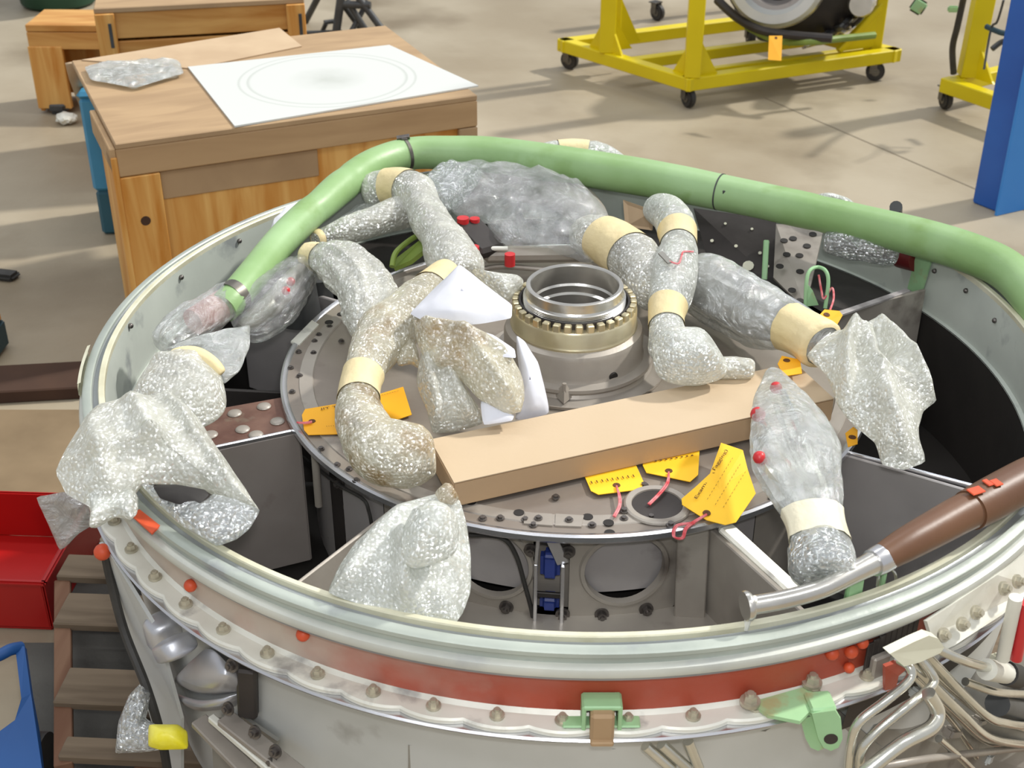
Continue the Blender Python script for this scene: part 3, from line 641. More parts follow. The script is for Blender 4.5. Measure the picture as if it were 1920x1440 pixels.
# exterior bracket, clamp block and pipes at the front
q = UC(1127, 1312, .865); qa = math.atan2(q.y, q.x)+PI/2; rz = Matrix.Rotation(qa, 3, 'Z')
def cyl_local(u, dr, z):      # point relative to the bracket's frame
    return Vector((q.x, q.y, 0))+rz @ Vector((u, -dr, 0))+Vector((0, 0, z))
bm = bmesh.new(); box(bm, cyl_local(0, .012, -.092), (.052, .030, .008), rz, .002); box(bm, cyl_local(-.024, .012, -.112), (.006, .028, .044), rz, .001); box(bm, cyl_local(.024, .012, -.112), (.006, .028, .044), rz, .001); box(bm, cyl_local(0, .014, -.127), (.105, .022, .004), rz, .002)
EP('clamp_bracket', bm, M['green'], label='pale green channel bracket on the red band')
bm = bmesh.new(); box(bm, cyl_local(0, .024, -.116), (.032, .030, .046), rz, .004); box(bm, cyl_local(0, .032, -.139), (.031, .026, .008), rz, .002); EP('clamp_block', bm, M['ply'], label='tan block held in the green bracket')
pts = [(1405, 1318, .905), (1520, 1284, .905), (1535, 1310, .915), (1560, 1330, .93), (1562, 1370, .93), (1535, 1408, .92), (1520, 1390, .92), (1510, 1350, .91), (1470, 1345, .91), (1410, 1335, .905)]
P3 = [U(x, y, -.122) for x, y, r in ((1408, 1316, 0), (1500, 1290, 0), (1528, 1284, 0), (1540, 1312, 0), (1500, 1352, 0), (1440, 1340, 0))]
epslab(P3, .006, M['green'], 'lug_bracket', 'pale green triangular lug bracket')
def Yp(px, py, y): d = ray(px, py); return CP+d*((y-CP.y)/d.y)
ly = U(1545, 1335, -.122).y-.004
for dx, dy in ((-24, .016), (0, 0)):
    fb = [Yp(x, y, ly+dy) for x, y in ((1522+dx, 1338), (1566+dx, 1332), (1577+dx, 1350), (1580+dx, 1385), (1572+dx, 1402), (1558+dx, 1408), (1544+dx, 1402), (1534+dx, 1384))]
    bm = bmesh.new(); F1 = [bm.verts.new(p_) for p_ in fb]; F2 = [bm.verts.new(p_+Vector((0, .006, 0))) for p_ in fb]; bm.faces.new(F1); bm.faces.new(F2[::-1])
    for i in range(8): bm.faces.new((F1[i], F1[(i+1) % 8], F2[(i+1) % 8], F2[i]))
    EP('lug_ear', bm, M['green'], label='rounded ear of the green lug bracket', smooth=False)
bm = bmesh.new(); c_ = Yp(1558, 1386, ly-.0006); cyl(bm, c_, c_+Vector((0, .004, 0)), .0095, n=20); EP('lug_hole', bm, M['dark'], label='dark hole in the lug')
bm = bmesh.new(); beam(bm, U(1530, 1300, -.122), U(1545, 1335, -.122), .036, .012, .003); EP('lug_bracket', bm, M['green'])
for x, y in ((1406, 1318), (1522, 1283)):
    o = inst('flange_bolt', b0, EC, EOFF @ Matrix.Translation(U(x, y, -.121)) @ Matrix.Scale(1.35, 4))

# pressed aluminium scoops and rails at the left of the casing
def shell_piece(pts, m, name, label, th=.006, z_off=0):
    return epslab([UC(x, y, r) for x, y, r in pts], th, m, name, label)
def scoop(cx, cy, r, wpx, hpx, tilt, m, depth=.03):
    SEED[0] += 1
    c = UC(cx, cy, r); nrm = Vector((c.x, c.y, 0)).normalized(); tx = Vector((-nrm.y, nrm.x, 0)); s = px2m(c); wd, hh = wpx*s*.5, hpx*s*.55
    bm = bmesh.new(); bmesh.ops.create_uvsphere(bm, u_segments=28, v_segments=16, radius=1)
    for v in bm.verts:
        p_ = v.co.copy(); p_ = Vector((math.copysign(abs(p_.x)**.4, p_.x), p_.y, math.copysign(abs(p_.z)**.4, p_.z)))
        a = R_(tilt); x_, z_ = p_.x*wd, p_.z*hh; x_, z_ = x_*math.cos(a)-z_*math.sin(a), x_*math.sin(a)+z_*math.cos(a)
        v.co = c+tx*x_+Vector((0, 0, 1))*z_+nrm*p_.y*depth
    return EP('scoop', bm, m, label='pressed aluminium scoop on the casing side')
scoop(310, 1186, .868, 62, 66, 8, M['foil'], .03)
scoop(328, 1214, .89, 84, 38, 38, M['foil'], .03)
bm = bmesh.new()
def grid_patch(rows, m, name, label):
    bm = bmesh.new(); V = [[bm.verts.new(UC(*p_)) for p_ in cr(r, 6)] for r in rows]
    for A, B in zip(V, V[1:]):
        for k in range(len(A)-1): bm.faces.new((A[k], A[k+1], B[k+1], B[k]))
    o = EP(name, bm, m, label=label, sharp=60); md = o.modifiers.new('s', 'SOLIDIFY'); md.thickness = .004; md = o.modifiers.new('b', 'SUBSURF'); md.levels = md.render_levels = 2; return o
grid_patch([[(385, 1214, .86), (400, 1218, .875), (425, 1240, .88), (450, 1255, .87)], [(350, 1245, .865), (385, 1255, .89), (420, 1262, .90), (450, 1275, .875)], [(325, 1272, .865), (365, 1290, .90), (405, 1296, .905), (448, 1292, .875)], [(326, 1280, .85), (365, 1300, .85), (405, 1304, .85), (446, 1300, .85)]], M['foil'], 'scoop', 'curved bright scoop under the flange')
grid_patch([[(330, 1300, .85), (370, 1310, .87), (410, 1308, .88), (448, 1302, .86)], [(336, 1315, .86), (370, 1328, .89), (410, 1326, .89), (446, 1318, .86)], [(342, 1322, .84), (372, 1335, .85), (410, 1333, .85), (444, 1326, .84)]], M['foil'], 'scoop', 'lower bright scoop')
shell_piece([(192, 1015, .90), (215, 1040, .895), (300, 1180, .88), (345, 1345, .86), (345, 1440, .86), (318, 1440, .87), (295, 1370, .87), (255, 1230, .885)], M['casinggrey'], 'side_plate', 'pale plate along the left side of the casing')
eppipe_pts = [UC(x, y, .905) for x, y in ((196, 1030), (206, 1080), (232, 1180), (275, 1290), (302, 1380), (315, 1450))]
bm = pipe_bm(eppipe_pts, .008, 8); EP('edge_seal', bm, M['tyre'], label='black seal along the left edge of the side plate')
for (a, b, wd, mm) in (((372, 1350, .89), (470, 1450, .90), .028, M['steel']), ((395, 1345, .89), (510, 1445, .90), .012, M['cream']), ((420, 1345, .885), (560, 1455, .89), .030, M['steel'])):
    bm = bmesh.new(); beam(bm, UC(*a), UC(*b), wd, .012, .002); EP('rail', bm, mm)
shell_piece([(455, 1345, .86), (520, 1390, .86), (500, 1440, .865), (400, 1440, .865), (395, 1350, .86)], M['casingdark'], 'rail_plate', 'grey plate under the rails')
bm = bmesh.new(); beam(bm, UC(463, 1250, .865), UC(466, 1340, .86), .03, .02, .004); EP('side_post', bm, M['dark'])
for x, y in ((437, 1247), (430, 1328), (480, 1372), (518, 1408), (512, 1425)):
    q = UC(x, y, .89); inst('drum_bolt', db, EC, EOFF @ Matrix.Translation(q) @ Vector((q.x, q.y, .3)).to_track_quat('Z', 'Y').to_matrix().to_4x4() @ Matrix.Scale(.9, 4))
shell_piece([(765, 1395, .848), (1150, 1402, .848), (1430, 1368, .848), (1560, 1320, .85), (1700, 1440, .86), (765, 1445, .848)], M['casingdark'], 'skin_panel', 'dark mottled panel under the flange', .002)
for pts in (((1240, 1395), (1290, 1440)), ((1210, 1398), (1260, 1442)), ((1290, 1390), (1310, 1440))):
    bm = bmesh.new(); cyl(bm, UC(pts[0][0], pts[0][1], .87), UC(pts[1][0], pts[1][1], .875), .008, n=12); EP('pipe', bm, M['pipe'])
bm = bmesh.new(); lathe(bm, [(.852, -.155), (.87, -.17), (.86, -.24), (.84, -.26)], 30, a0=R_(-62), a1=R_(-20)); EP('duct', bm, M['dark'])
# red plugs
for (x, y, r, s) in ((357, 1098, .868, .010), (568, 1190, .868, .010), (1560, 1225, .868, .010), (1596, 1222, .868, .010), (1617, 1205, .868, .009), (1592, 1252, .868, .008), (192, 1035, .91, .014)):
    q = UC(x, y, r); n_ = Vector((q.x, q.y, 0)).normalized(); bm = bmesh.new(); bmesh.ops.create_uvsphere(bm, u_segments=14, v_segments=8, radius=s, matrix=Matrix.Translation(q)); EP('red_plug', bm, M['orangered'], label='small red plug')
# pipe bundle at the right
def eppipe(pts, r, m=None, lab=None, n=12):
    P_ = [UC(x, y, rr) for x, y, rr in pts]; bm = pipe_bm(P_, r, n); return EP('pipe', bm, m or M['pipe'], label=lab)
eppipe([(1680, 1235, .90), (1705, 1250, .92), (1705, 1275, .93), (1660, 1315, .94), (1610, 1355, .94), (1595, 1400, .94), (1590, 1450, .94)], .0068)
eppipe([(1712, 1220, .90), (1745, 1260, .92), (1748, 1285, .93), (1700, 1325, .95), (1640, 1375, .95), (1615, 1410, .95), (1612, 1450, .95)], .0068)
eppipe([(1735, 1225, .90), (1840, 1335, .93), (1890, 1357, .93), (1940, 1362, .93)], .0070)
eppipe([(1700, 1235, .90), (1800, 1335, .93), (1860, 1385, .93), (1940, 1398, .93)], .0070)
eppipe([(1745, 1210, .91), (1810, 1240, .93), (1880, 1258, .93)], .0068)
eppipe([(1810, 1278, .91), (1870, 1298, .92), (1940, 1302, .92)], .0065)
eppipe([(1690, 1245, .89), (1780, 1330, .90), (1840, 1385, .90), (1880, 1400, .9)], .0055)
eppipe([(1740, 1300, .95), (1758, 1335, .96), (1745, 1365, .97), (1690, 1395, .97), (1620, 1450, .97)], .0105, lab='thick pale elbow pipe')
eppipe([(1722, 1235, .895), (1775, 1285, .90), (1830, 1330, .90), (1870, 1352, .90), (1940, 1372, .90)], .006)
eppipe([(1700, 1250, .89), (1740, 1300, .89), (1790, 1360, .89), (1830, 1420, .89)], .0045)
eppipe([(1760, 1385, .92), (1800, 1420, .92), (1840, 1460, .92)], .006)
eppipe([(1640, 1440, .93), (1760, 1420, .93), (1940, 1400, .93)], .006, M['steel'])
shell_piece([(1640, 1360, .85), (1935, 1200, .85), (1935, 1445, .86), (1600, 1445, .86)], M['casingdark'], 'skin_panel', 'dull panel behind the pipes', .002)
for (x, y, w1, h1) in ((1785, 1372, 46, 22), (1720, 1300, 34, 20), (1835, 1350, 40, 18), (1870, 1240, 40, 30), (1850, 1420, 40, 22)):
    q = UC(x, y, .885); s = px2m(q); bm = bmesh.new(); box(bm, q, (w1*s, .02, h1*s), Matrix.Rotation(math.atan2(q.y, q.x)+PI/2, 3, 'Z') @ Matrix.Rotation(R_(30), 3, 'Y'), .004, 2); EP('pipe_clamp', bm, random.choice([M['casinggrey'], M['steel'], M['ivory']]))
# ivory sleeve over the pipes' upper end, red band beside it
P_ = [UC(x, y, .932) for x, y in ((1655, 1214), (1700, 1192), (1728, 1180), (1746, 1186), (1757, 1203), (1750, 1213), (1712, 1230), (1682, 1238))]
epslab(P_, .014, M['ivory'], 'pipe_sleeve', 'ivory plastic sleeve gripping the pipes')
shell_piece([(1655, 1245, .90), (1690, 1232, .90), (1712, 1235, .90), (1680, 1262, .90), (1672, 1300, .895), (1655, 1290, .895)], M['red'], 'red_strap', 'red strap beside the sleeve', .006)
# comb of dark ribs at the end of the red band
bm = bmesh.new(); beam(bm, (0, 0, -.026), (0, 0, .026), .004, .010, .001); cb = finish('rib', bm, M['dark'], EC, smooth=False); ok = 0
for k in range(9):
    q = UC(1628+k*11, 1232-k*7.5, .872); mw = EOFF @ Matrix.Translation(q) @ Matrix.Rotation(math.atan2(q.y, q.x), 4, 'Z')
    if not ok: cb.matrix_local = mw; ok = 1
    else: inst('rib', cb, EC, mw)
bm = bmesh.new(); q = UC(1645, 1265, .878); box(bm, q+Vector((0, 0, 0)), (.03, .012, .075), Matrix.Rotation(math.atan2(q.y, q.x)+PI/2, 3, 'Z'), .003); EP('end_fitting', bm, M['steel'])
# wide white flange plate right, with large bolts and black connector
shell_piece([(1738, 1165, .895), (1800, 1124, .895), (1870, 1078, .895), (1940, 1025, .895), (1940, 1100, .915), (1880, 1152, .915), (1790, 1210, .915), (1768, 1220, .912), (1748, 1198, .90)], M['cream'], 'flange_plate', 'broad white flange plate at the right', .006)
for x, y in ((1767, 1190), (1828, 1148), (1880, 1103), (1905, 1090), (1802, 1170)):
    q = UC(x, y, .91); inst('drum_bolt', b0, EC, EOFF @ Matrix.Translation(q) @ Vector((q.x, q.y, .5)).to_track_quat('Z', 'Y').to_matrix().to_4x4())
bm = bmesh.new(); cyl(bm, UC(1850, 1255, .93), UC(1885, 1262, .93), .016, n=18); EP('connector', bm, M['cream'])
bm = bmesh.new(); cyl(bm, UC(1886, 1262, .93), UC(1905, 1268, .93), .019, n=18); EP('connector', bm, M['tyre'], label='black connector ring')
bm = bmesh.new(); cyl(bm, UC(1905, 1120, .94), UC(1880, 1235, .94), .010, n=14); EP('pipe', bm, M['cream'])
bm = bmesh.new(); cyl(bm, UC(1925, 1130, .95), UC(1905, 1235, .95), .009, n=14); EP('pipe', bm, M['redcap'], label='red coated pipe')
bm = bmesh.new(); cyl(bm, UC(1870, 1320, .9), UC(1925, 1335, .9), .02, n=16); EP('fitting', bm, M['blackm'])
# left edge strip fitting
bm = bmesh.new(); a0_, a1_ = R_(187), R_(196); lathe(bm, [(.886, .004), (.892, .002), (.893, -.02), (.886, -.03)], 12, a0=a0_, a1=a1_); EP('edge_clip', bm, M['rimedge'])
epslab([U(242, 962, .003), U(262, 955, .003), U(300, 985, .0), U(285, 1000, .0)], .003, M['orangered'], 'red_mark', 'orange red mark on the rim')

# ------------------------------------------------------------------ pallet under the casing
PL = thing('wooden_pallet', 'weathered wooden pallet carrying the round engine casing', 'pallet', (0, 0, FZ))
ztop = FZ+.141
def plank(x0, x1, yc, wd, zt, th, m, rz=-.03):
    bm = bmesh.new(); box(bm, (0, 0, 0), (x1-x0, wd, th), None, .003); o = finish('plank', bm, m, PL, smooth=False); o.location = ((x0+x1)/2, yc, zt-th/2-FZ); o.rotation_euler = (0, 0, rz+random.uniform(-.01, .01)); return o
rows = [((1045, 1088),), ((1112, 1172),), ((1254, 1322),), ((1388, 1428),)]
for (pr,) in rows:
    ya, yb = U(200, pr[0], ztop).y, U(200, pr[1], ztop).y
    plank(U(112, (pr[0]+pr[1])/2, ztop).x, 1.0, (ya+yb)/2, abs(ya-yb), ztop, .02, M['pallet'], .0)
for yc in (.15, .28, .41, .54, .67, .8): plank(-1.02, 1.0, yc, .09, ztop, .02, M['pallet'], 0)
bm = bmesh.new(); beam(bm, U(118, 1092, ztop-.022)-Vector((0, 0, FZ)), U(120, 1440, ztop-.022)-Vector((0, 0, FZ)), .034, .02, .002); finish('edge_board', bm, M['palletd'], PL, smooth=False)
for xc in (-.75, -.2, .4, .9):
    bm = bmesh.new(); box(bm, (0, 0, 0), (.075, 1.7, .10), None, .004); o = finish('stringer', bm, M['palletd'], PL, smooth=False); o.location = (xc, .02, .07)
for yc in (-.6, -.2, .3, .7): plank(-.9, 1.0, yc, .1, FZ+.02, .02, M['pallet'], 0)

o = slab(None, [U(x, y, FZ+.012) for x, y in ((125, 1060), (300, 1060), (330, 1500), (40, 1500), (40, 1205), (125, 1205))], .012, M['greycloth_shade'], 'cloth_and_shade'); tag(o, 'dark grey cloth between the pallet boards, left part standing in for floor shade', 'cloth')  # cloth in the gaps; its left part imitates shaded floor

# ------------------------------------------------------------------ big crate
cr0 = U(215, 270, -.10); a_ = R_(26.7); CW, CD, CH = 1.071, .845, .70
CB = thing('wooden_crate', 'big orange pine crate with a large white drawing sheet on its lid', 'crate', (cr0.x, cr0.y, FZ), a_)
def cb(name, c, s, m, bev=.003, label=None, rot=None):
    bm = bmesh.new(); box(bm, (0, 0, 0), s, rot, bev); o = finish(name, bm, m, CB, smooth=False, label=label); o.location = c; return o
cb('lid', (CW/2, CD/2, CH-.009), (CW, CD, .018), M['ply'], label='dusty plywood lid')
cb('front_panel', (CW/2, .028, CH/2-.01), (CW-.02, .012, CH-.04), M['wood'], label='recessed orange plywood front')
cb('front_rail', (CW/2, .010, CH-.018-.040), (CW, .020, .080), M['plyx'], label='pale top rail of the front')
cb('front_rail', (CW/2, .010, .05), (CW, .020, .09), M['plyx'])
cb('front_post', (.055, .009, CH/2-.05), (.110, .020, CH-.10), M['wood']); cb('front_post', (CW-.03, .009, CH/2-.05), (.06, .020, CH-.10), M['ply'])
cb('front_board', (.34, .019, CH-.145), (.46, .006, .085), M['ply'], label='pale patch board on the front panel')
BD = .37
cb('side_panel', (.006, BD/2+.01, CH/2-.01), (.012, BD-.02, CH-.02), M['wood']); cb('side_panel', (CW-.006, BD/2+.01, CH/2-.01), (.012, BD-.02, CH-.02), M['wood'])
cb('rear_box', (CW/2+.16, BD+.25, CH/2-.01), (CW-.34, .42, CH-.02), M['wood'])
cb('back_panel', (CW/2, BD, CH/2-.01), (CW-.02, .012, CH-.02), M['wood'])
cb('side_post', (-.008, .045, CH/2-.02), (.018, .09, CH-.04), M['wood']); cb('side_rail', (-.008, BD/2, CH-.05), (.018, BD-.01, .07), M['plyx'])
for kx, kz in ((.052, CH-.235), (.8, CH-.55)):
    bm = bmesh.new(); cyl(bm, (0, 0, 0), (0, -.0015, 0), .014, n=16); o = finish('knot', bm, M['dark_piece'], CB, label='dark knot'); o.location = (kx, -.0005, kz)
bm = bmesh.new(); cyl(bm, (0, 0, 0), (0, -.003, 0), .035, n=24); o = finish('hand_hole', bm, M['darker'], CB, label='round dark hand hole'); o.location = (.42, .022, CH-.345)

# drawing sheet
zc = -.0965
S_ = [U(x, y, -.094) for x, y in ((440, 236), (897, 160), (730, 84), (352, 125))]
dsm = bpy.data.materials.new('drawing_sheet'); dsm.use_nodes = True; N = dsm.node_tree.nodes; L = dsm.node_tree.links
tc = N.new('ShaderNodeTexCoord'); vm = N.new('ShaderNodeVectorMath'); vm.operation = 'SUBTRACT'; cc = (S_[0]+S_[1]+S_[2]+S_[3])/4
L.new(tc.outputs['Object'], vm.inputs[0]); vm.inputs[1].default_value = (cc.x+.01, cc.y, -.094)
ln = N.new('ShaderNodeVectorMath'); ln.operation = 'LENGTH'; L.new(vm.outputs[0], ln.inputs[0])
rp = N.new('ShaderNodeValToRGB'); rp.color_ramp.interpolation = 'EASE'; e = rp.color_ramp.elements; base = srgb('cbcdc9'); line = srgb('b7bbb5')
e[0].position = .0; e[0].color = base; e[1].position = 1; e[1].color = base
for p_, c_ in ((.235, base), (.245, line), (.25, base), (.266, base), (.272, line), (.278, base)):
    k = e.new(p_); k.color = c_
L.new(ln.outputs['Value'], rp.inputs[0])
ns = N.new('ShaderNodeTexNoise'); ns.inputs['Scale'].default_value = 14; L.new(tc.outputs['Object'], ns.inputs[0])
mr = N.new('ShaderNodeMapRange'); mr.inputs[1].default_value = .02; mr.inputs[2].default_value = .13; mr.inputs[3].default_value = .5; mr.inputs[4].default_value = 0; L.new(ln.outputs['Value'], mr.inputs[0])
mt = N.new('ShaderNodeMath'); mt.operation = 'MULTIPLY'; L.new(mr.outputs[0], mt.inputs[0]); L.new(ns.outputs[0], mt.inputs[1])
mx = N.new('ShaderNodeMixRGB'); L.new(mt.outputs[0], mx.inputs[0]); L.new(rp.outputs[0], mx.inputs[1]); mx.inputs[2].default_value = srgb('848b7c')
L.new(mx.outputs[0], N['Principled BSDF'].inputs['Base Color']); N['Principled BSDF'].inputs['Roughness'].default_value = .6
o = slab(None, S_, .005, dsm, 'drawing_sheet'); tag(o, 'large white sheet with a faint drawn circle on the big crate', 'drawing sheet')
o = slab(None, [U(x, y, -.096) for x, y in ((152, 112), (360, 128), (566, 86), (524, 52))], .003, M['cardsheet'], 'cardboard_sheet'); tag(o, 'thin brown cardboard sheet at the back of the big crate lid', 'cardboard')
BP = thing('plastic_film', 'crumpled shiny plastic film lying on the left of the crate lid', 'plastic film', U(250, 140, -.1))
o = pillow(None, [(158, 125), (200, 118), (270, 113), (330, 112), (340, 122), (345, 138), (310, 148), (255, 165), (215, 158), (168, 150)], (255, 138), .012, M['clear2'], -.085, -.088, name='crumpled_film', amp=.012, hb=.004)
o.parent = BP; o.matrix_parent_inverse = Matrix.Translation(-BP.location)

# ------------------------------------------------------------------ second crate behind, third crate left
q = U(175, 15, -.10)
C2 = thing('wooden_crate', 'slatted pine crate standing behind the crate with the white sheet', 'crate', (q.x, q.y, FZ), R_(15.1))
W2 = .765
def cpart(root, name, c, s, m, bev=.003):
    bm = bmesh.new(); box(bm, (0, 0, 0), s, None, bev); o = finish(name, bm, m, root, smooth=False); o.location = c; return o
cpart(C2, 'lid', (W2/2, .30, .69), (W2, .62, .02), M['ply'])
for k in range(5): cpart(C2, 'slat', (W2/2, .0+.008, .64-k*.125), (W2, .018, .115), M['woodx'])
for xx in (.035, W2-.035): cpart(C2, 'corner_post', (xx, -.010, .34), (.07, .018, .68), M['wood'])
cpart(C2, 'side_panel', (.01, .3, .34), (.018, .6, .68), M['wood']); cpart(C2, 'side_panel', (W2-.01, .3, .34), (.018, .6, .68), M['wood']); cpart(C2, 'back_panel', (W2/2, .6, .34), (W2, .018, .68), M['wood'])
for xx in (.05, W2-.02):
    o = cpart(C2, 'corner_clip', (xx, -.021, .60), (.012, .004, .09), M['blackm'], .001); o['label'] = 'dark metal corner clip'
q = U(78, 212, FZ)
C3 = thing('wooden_crate', 'small dark orange pine crate at the far left behind the others', 'crate', (q.x, q.y, FZ), R_(2))
cpart(C3, 'lid', (.30, .12, .385), (.60, .26, .03), M['woodx']); cpart(C3, 'rail', (.30, .0, .33), (.60, .02, .075), M['woodx'])
for xx in (.07, .50): cpart(C3, 'post', (xx, .0, .165), (.15, .03, .28), M['wood'])
cpart(C3, 'back_panel', (.3, .24, .19), (.58, .02, .34), M['wood']); cpart(C3, 'side_panel', (.01, .12, .19), (.02, .24, .36), M['wood']); cpart(C3, 'side_panel', (.59, .12, .19), (.02, .24, .36), M['wood'])
# dark boot-shaped block and white rag at its foot
q = U(112, 212, FZ); bm = bmesh.new(); box(bm, q+Vector((0, -.0, .03)), (.10, .07, .06), None, .02, 3); o = finish('wheel_chock', bm, M['blackm']); tag(o, 'dark block at the foot of the small left crate', 'chock')
q = U(126, 232, FZ); bm = bmesh.new(); bmesh.ops.create_icosphere(bm, subdivisions=3, radius=1)
for v in bm.verts: v.co = q+Vector((v.co.x*.045, v.co.y*.04, .025+v.co.z*.024))+v.co*noise.noise(v.co*2.5)*.012
o = finish('rag', bm, M['white']); tag(o, 'white crumpled rag on the floor by the blue bin', 'rag')
# blue bin behind the crate's left rear corner
q = U(200, 440, FZ); BB = thing('blue_bin', 'tall blue plastic bin between the big crate and the floor at left', 'bin', (q.x, q.y, FZ), R_(8))
for nm, c, s, m in (('body', (.13, .12, .34), (.30, .26, .34), M['bluelt']), ('base', (.13, .12, .085), (.29, .25, .17), M['bluedk']), ('lid', (.13, .12, .52), (.31, .27, .025), M['bluelt'])):
    cpart(BB, nm, c, s, m, .012)
# bent board leaning on the big crate's left side
bm = bmesh.new(); rows_ = []
for (x, y, z) in ((122, 118, -.12), (130, 150, -.22), (141, 180, -.32), (156, 215, -.42)):
    a = U(x, y, z); rows_.append((a, a+Vector((.035, .03, 0))))
V = [[bm.verts.new(p_) for p_ in cr([tuple(r[0]), tuple(r[1])], 2)] for r in rows_]
for A, B in zip(V, V[1:]):
    for k in range(2): bm.faces.new((A[k], A[k+1], B[k+1], B[k]))
o = finish('bent_board', bm, M['cardsheet']); md = o.modifiers.new('s', 'SOLIDIFY'); md.thickness = .008; tag(o, 'narrow bent tan board leaning at the crate left rear corner', 'board')
# green bin far left top
q = U(105, 24, FZ); GB = thing('green_bin', 'dark green round tub at the far left top', 'tub', (q.x-.05, q.y+.2, FZ))
bm = bmesh.new(); lathe(bm, [(0, .002), (.19, .002), (.21, .02), (.25, .30), (.235, .30), (.20, .03), (0, .03)], 40); finish('body', bm, M['darkgreen'], GB)
bm = bmesh.new(); lathe(bm, [(.248, .285), (.265, .29), (.265, .305), (.235, .305)], 40); finish('rim', bm, M['darkgreen'], GB)

# black stand at the rear
q = U(640, 80, FZ); BS = thing('black_stand', 'black steel tube stand behind the big crate', 'stand', (q.x, q.y, FZ))
def bt(name, a, b, r=.018):
    A, B = U(*a), U(*b); bm = bmesh.new(); cyl(bm, A-BS.location, B-BS.location, r, n=12); finish(name, bm, M['blackm'], BS)
bt('leg', (738, 84, FZ+.01), (668, -10, FZ+.25)); bt('leg', (700, 78, FZ+.01), (650, 0, FZ+.22), .016); bt('leg', (573, 40, FZ+.01), (600, -12, FZ+.2)); bt('leg', (628, 78, FZ+.01), (640, -10, FZ+.25), .022)
bt('leg', (650, 75, FZ+.02), (690, 2, FZ+.2), .014)
bt('brace', (572, 62, FZ+.02), (640, 60, FZ+.05), .012); bt('brace', (585, 72, FZ+.015), (670, 68, FZ+.02), .012); bt('brace', (605, 58, FZ+.03), (612, 42, FZ+.1), .012); bt('brace', (608, 42, FZ+.1), (640, 38, FZ+.1), .012)
bt('brace', (640, 8, FZ+.2), (695, 10, FZ+.2), .02); bt('brace', (640, 5, FZ+.2), (680, 60, FZ+.03), .014)

# ------------------------------------------------------------------ yellow engine carts
zt = -.655
A0, B0, C0 = U(1042, 72, zt), U(1292, 148, zt), U(1695, 92, zt)
CT = thing('engine_cart', 'yellow wheeled engine stand carrying a dark engine', 'engine cart', (B0.x, B0.y, FZ))
O_ = CT.location.copy()
def yb(root, name, a, b, wd=.06, h=.06, m=None):
    bm = bmesh.new(); beam(bm, Vector(a)-root.location, Vector(b)-root.location, wd, h, .004); return finish(name, bm, m or M['yellow'], root, smooth=False)
dn = Vector((0, 0, -.03)); u1 = (A0-B0).normalized(); u2 = (C0-B0).normalized()
D0 = A0+(C0-B0)
yb(CT, 'end_beam', B0+dn+u2*.03-u1*.0, A0+dn+u2*.03); yb(CT, 'side_beam', B0+dn+u1*.03, C0+dn+u1*.03)
yb(CT, 'side_beam', A0+dn-u1*.03, D0+dn-u1*.03); yb(CT, 'end_beam', C0+dn-u2*.03, D0+dn-u2*.03)
yb(CT, 'cross_beam', B0+dn+u1*.42+u2*.03, B0+dn+u1*.42+u2*1.15, .05, .05); yb(CT, 'cross_beam', B0+dn+u1*.16+u2*.1, B0+dn+u1*.16+u2*1.1, .04, .03)
def gusset(root, p0, dirv, h_, l_, m=None, name='gusset'):
    p0 = Vector(p0)-root.location; n_ = Vector((-dirv.y, dirv.x, 0))*.006
    bm = bmesh.new(); a = [p0, p0+dirv*l_, p0+dirv*l_*.9+Vector((0, 0, .01)), p0+Vector((0, 0, h_))]
    F1 = [bm.verts.new(v+n_) for v in a]; F2 = [bm.verts.new(v-n_) for v in a]; bm.faces.new(F1); bm.faces.new(F2[::-1])
    for i in range(4): bm.faces.new((F1[i], F1[(i+1) % 4], F2[(i+1) % 4], F2[i]))
    finish(name, bm, m or M['yellow'], root, smooth=False)
for P0, sw in ((B0+u1*.035+u2*.045, .072), (B0+u1*.56+u2*.035, .075)):
    yb(CT, 'upright', P0+Vector((0, 0, -.001)), P0+Vector((0, 0, .75)), sw, sw)
    gusset(CT, P0+u2*sw*.45, u2, .16, .10)
    gusset(CT, P0-u1*sw*.45, -u1, .12, .07) if sw > .073 else None
    gusset(CT, P0+u1*sw*.45, u1, .13, .08)
P0 = B0+u1*.66+u2*.16; yb(CT, 'upright', P0, P0+Vector((0, 0, .7)), .05, .05); gusset(CT, P0+u2*.02, u2, .22, .12)
P0 = C0-u2*.06+u1*.1; yb(CT, 'upright', P0+Vector((0, 0, -.02)), P0+Vector((0, 0, .3)), .05, .03); gusset(CT, P0-u2*.02, -u2, .18, .20)
yb(CT, 'brace', C0-u2*.06+u1*.1+Vector((0, 0, .2)), C0-u2*.28+u1*.1, .03, .03)
pass
def caster(name_root, p, rz, r=.045):
    loc = Vector(p)-name_root.location
    bm = bmesh.new(); cyl(bm, (-.016, 0, r), (.016, 0, r), r, n=28); bmesh.ops.bevel(bm, geom=[e_ for e_ in bm.edges if abs((e_.verts[0].co-e_.verts[1].co).x) < 1e-5], offset=.006, segments=2, affect='EDGES')
    t = finish('caster_wheel', bm, M['tyre'], name_root); t.location = loc; t.rotation_euler = (0, 0, rz)
    bm = bmesh.new(); cyl(bm, (-.019, 0, r), (.019, 0, r), r*.45, n=20); h_ = finish('wheel_hub', bm, M['caster'], t)
    bm = bmesh.new()
    for s in (-1, 1): box(bm, (s*.023, .012, r+.022), (.005, .035, .06), None, .001)
    box(bm, (0, .018, r+.052), (.056, .055, .006), None, .001); cyl(bm, (-.027, 0, r), (.027, 0, r), .007, n=10)
    f_ = finish('caster_fork', bm, M['caster'], name_root); f_.location = loc; f_.rotation_euler = (0, 0, rz)
for p_, rz in ((B0+u1*.04+u2*.04, .5), (A0-u1*.05+u2*.04, 1.1), (C0-u2*.12+u1*.03, 1.4), (D0-u2*.1-u1*.05, .2)):
    caster(CT, (p_.x, p_.y, FZ), rz)
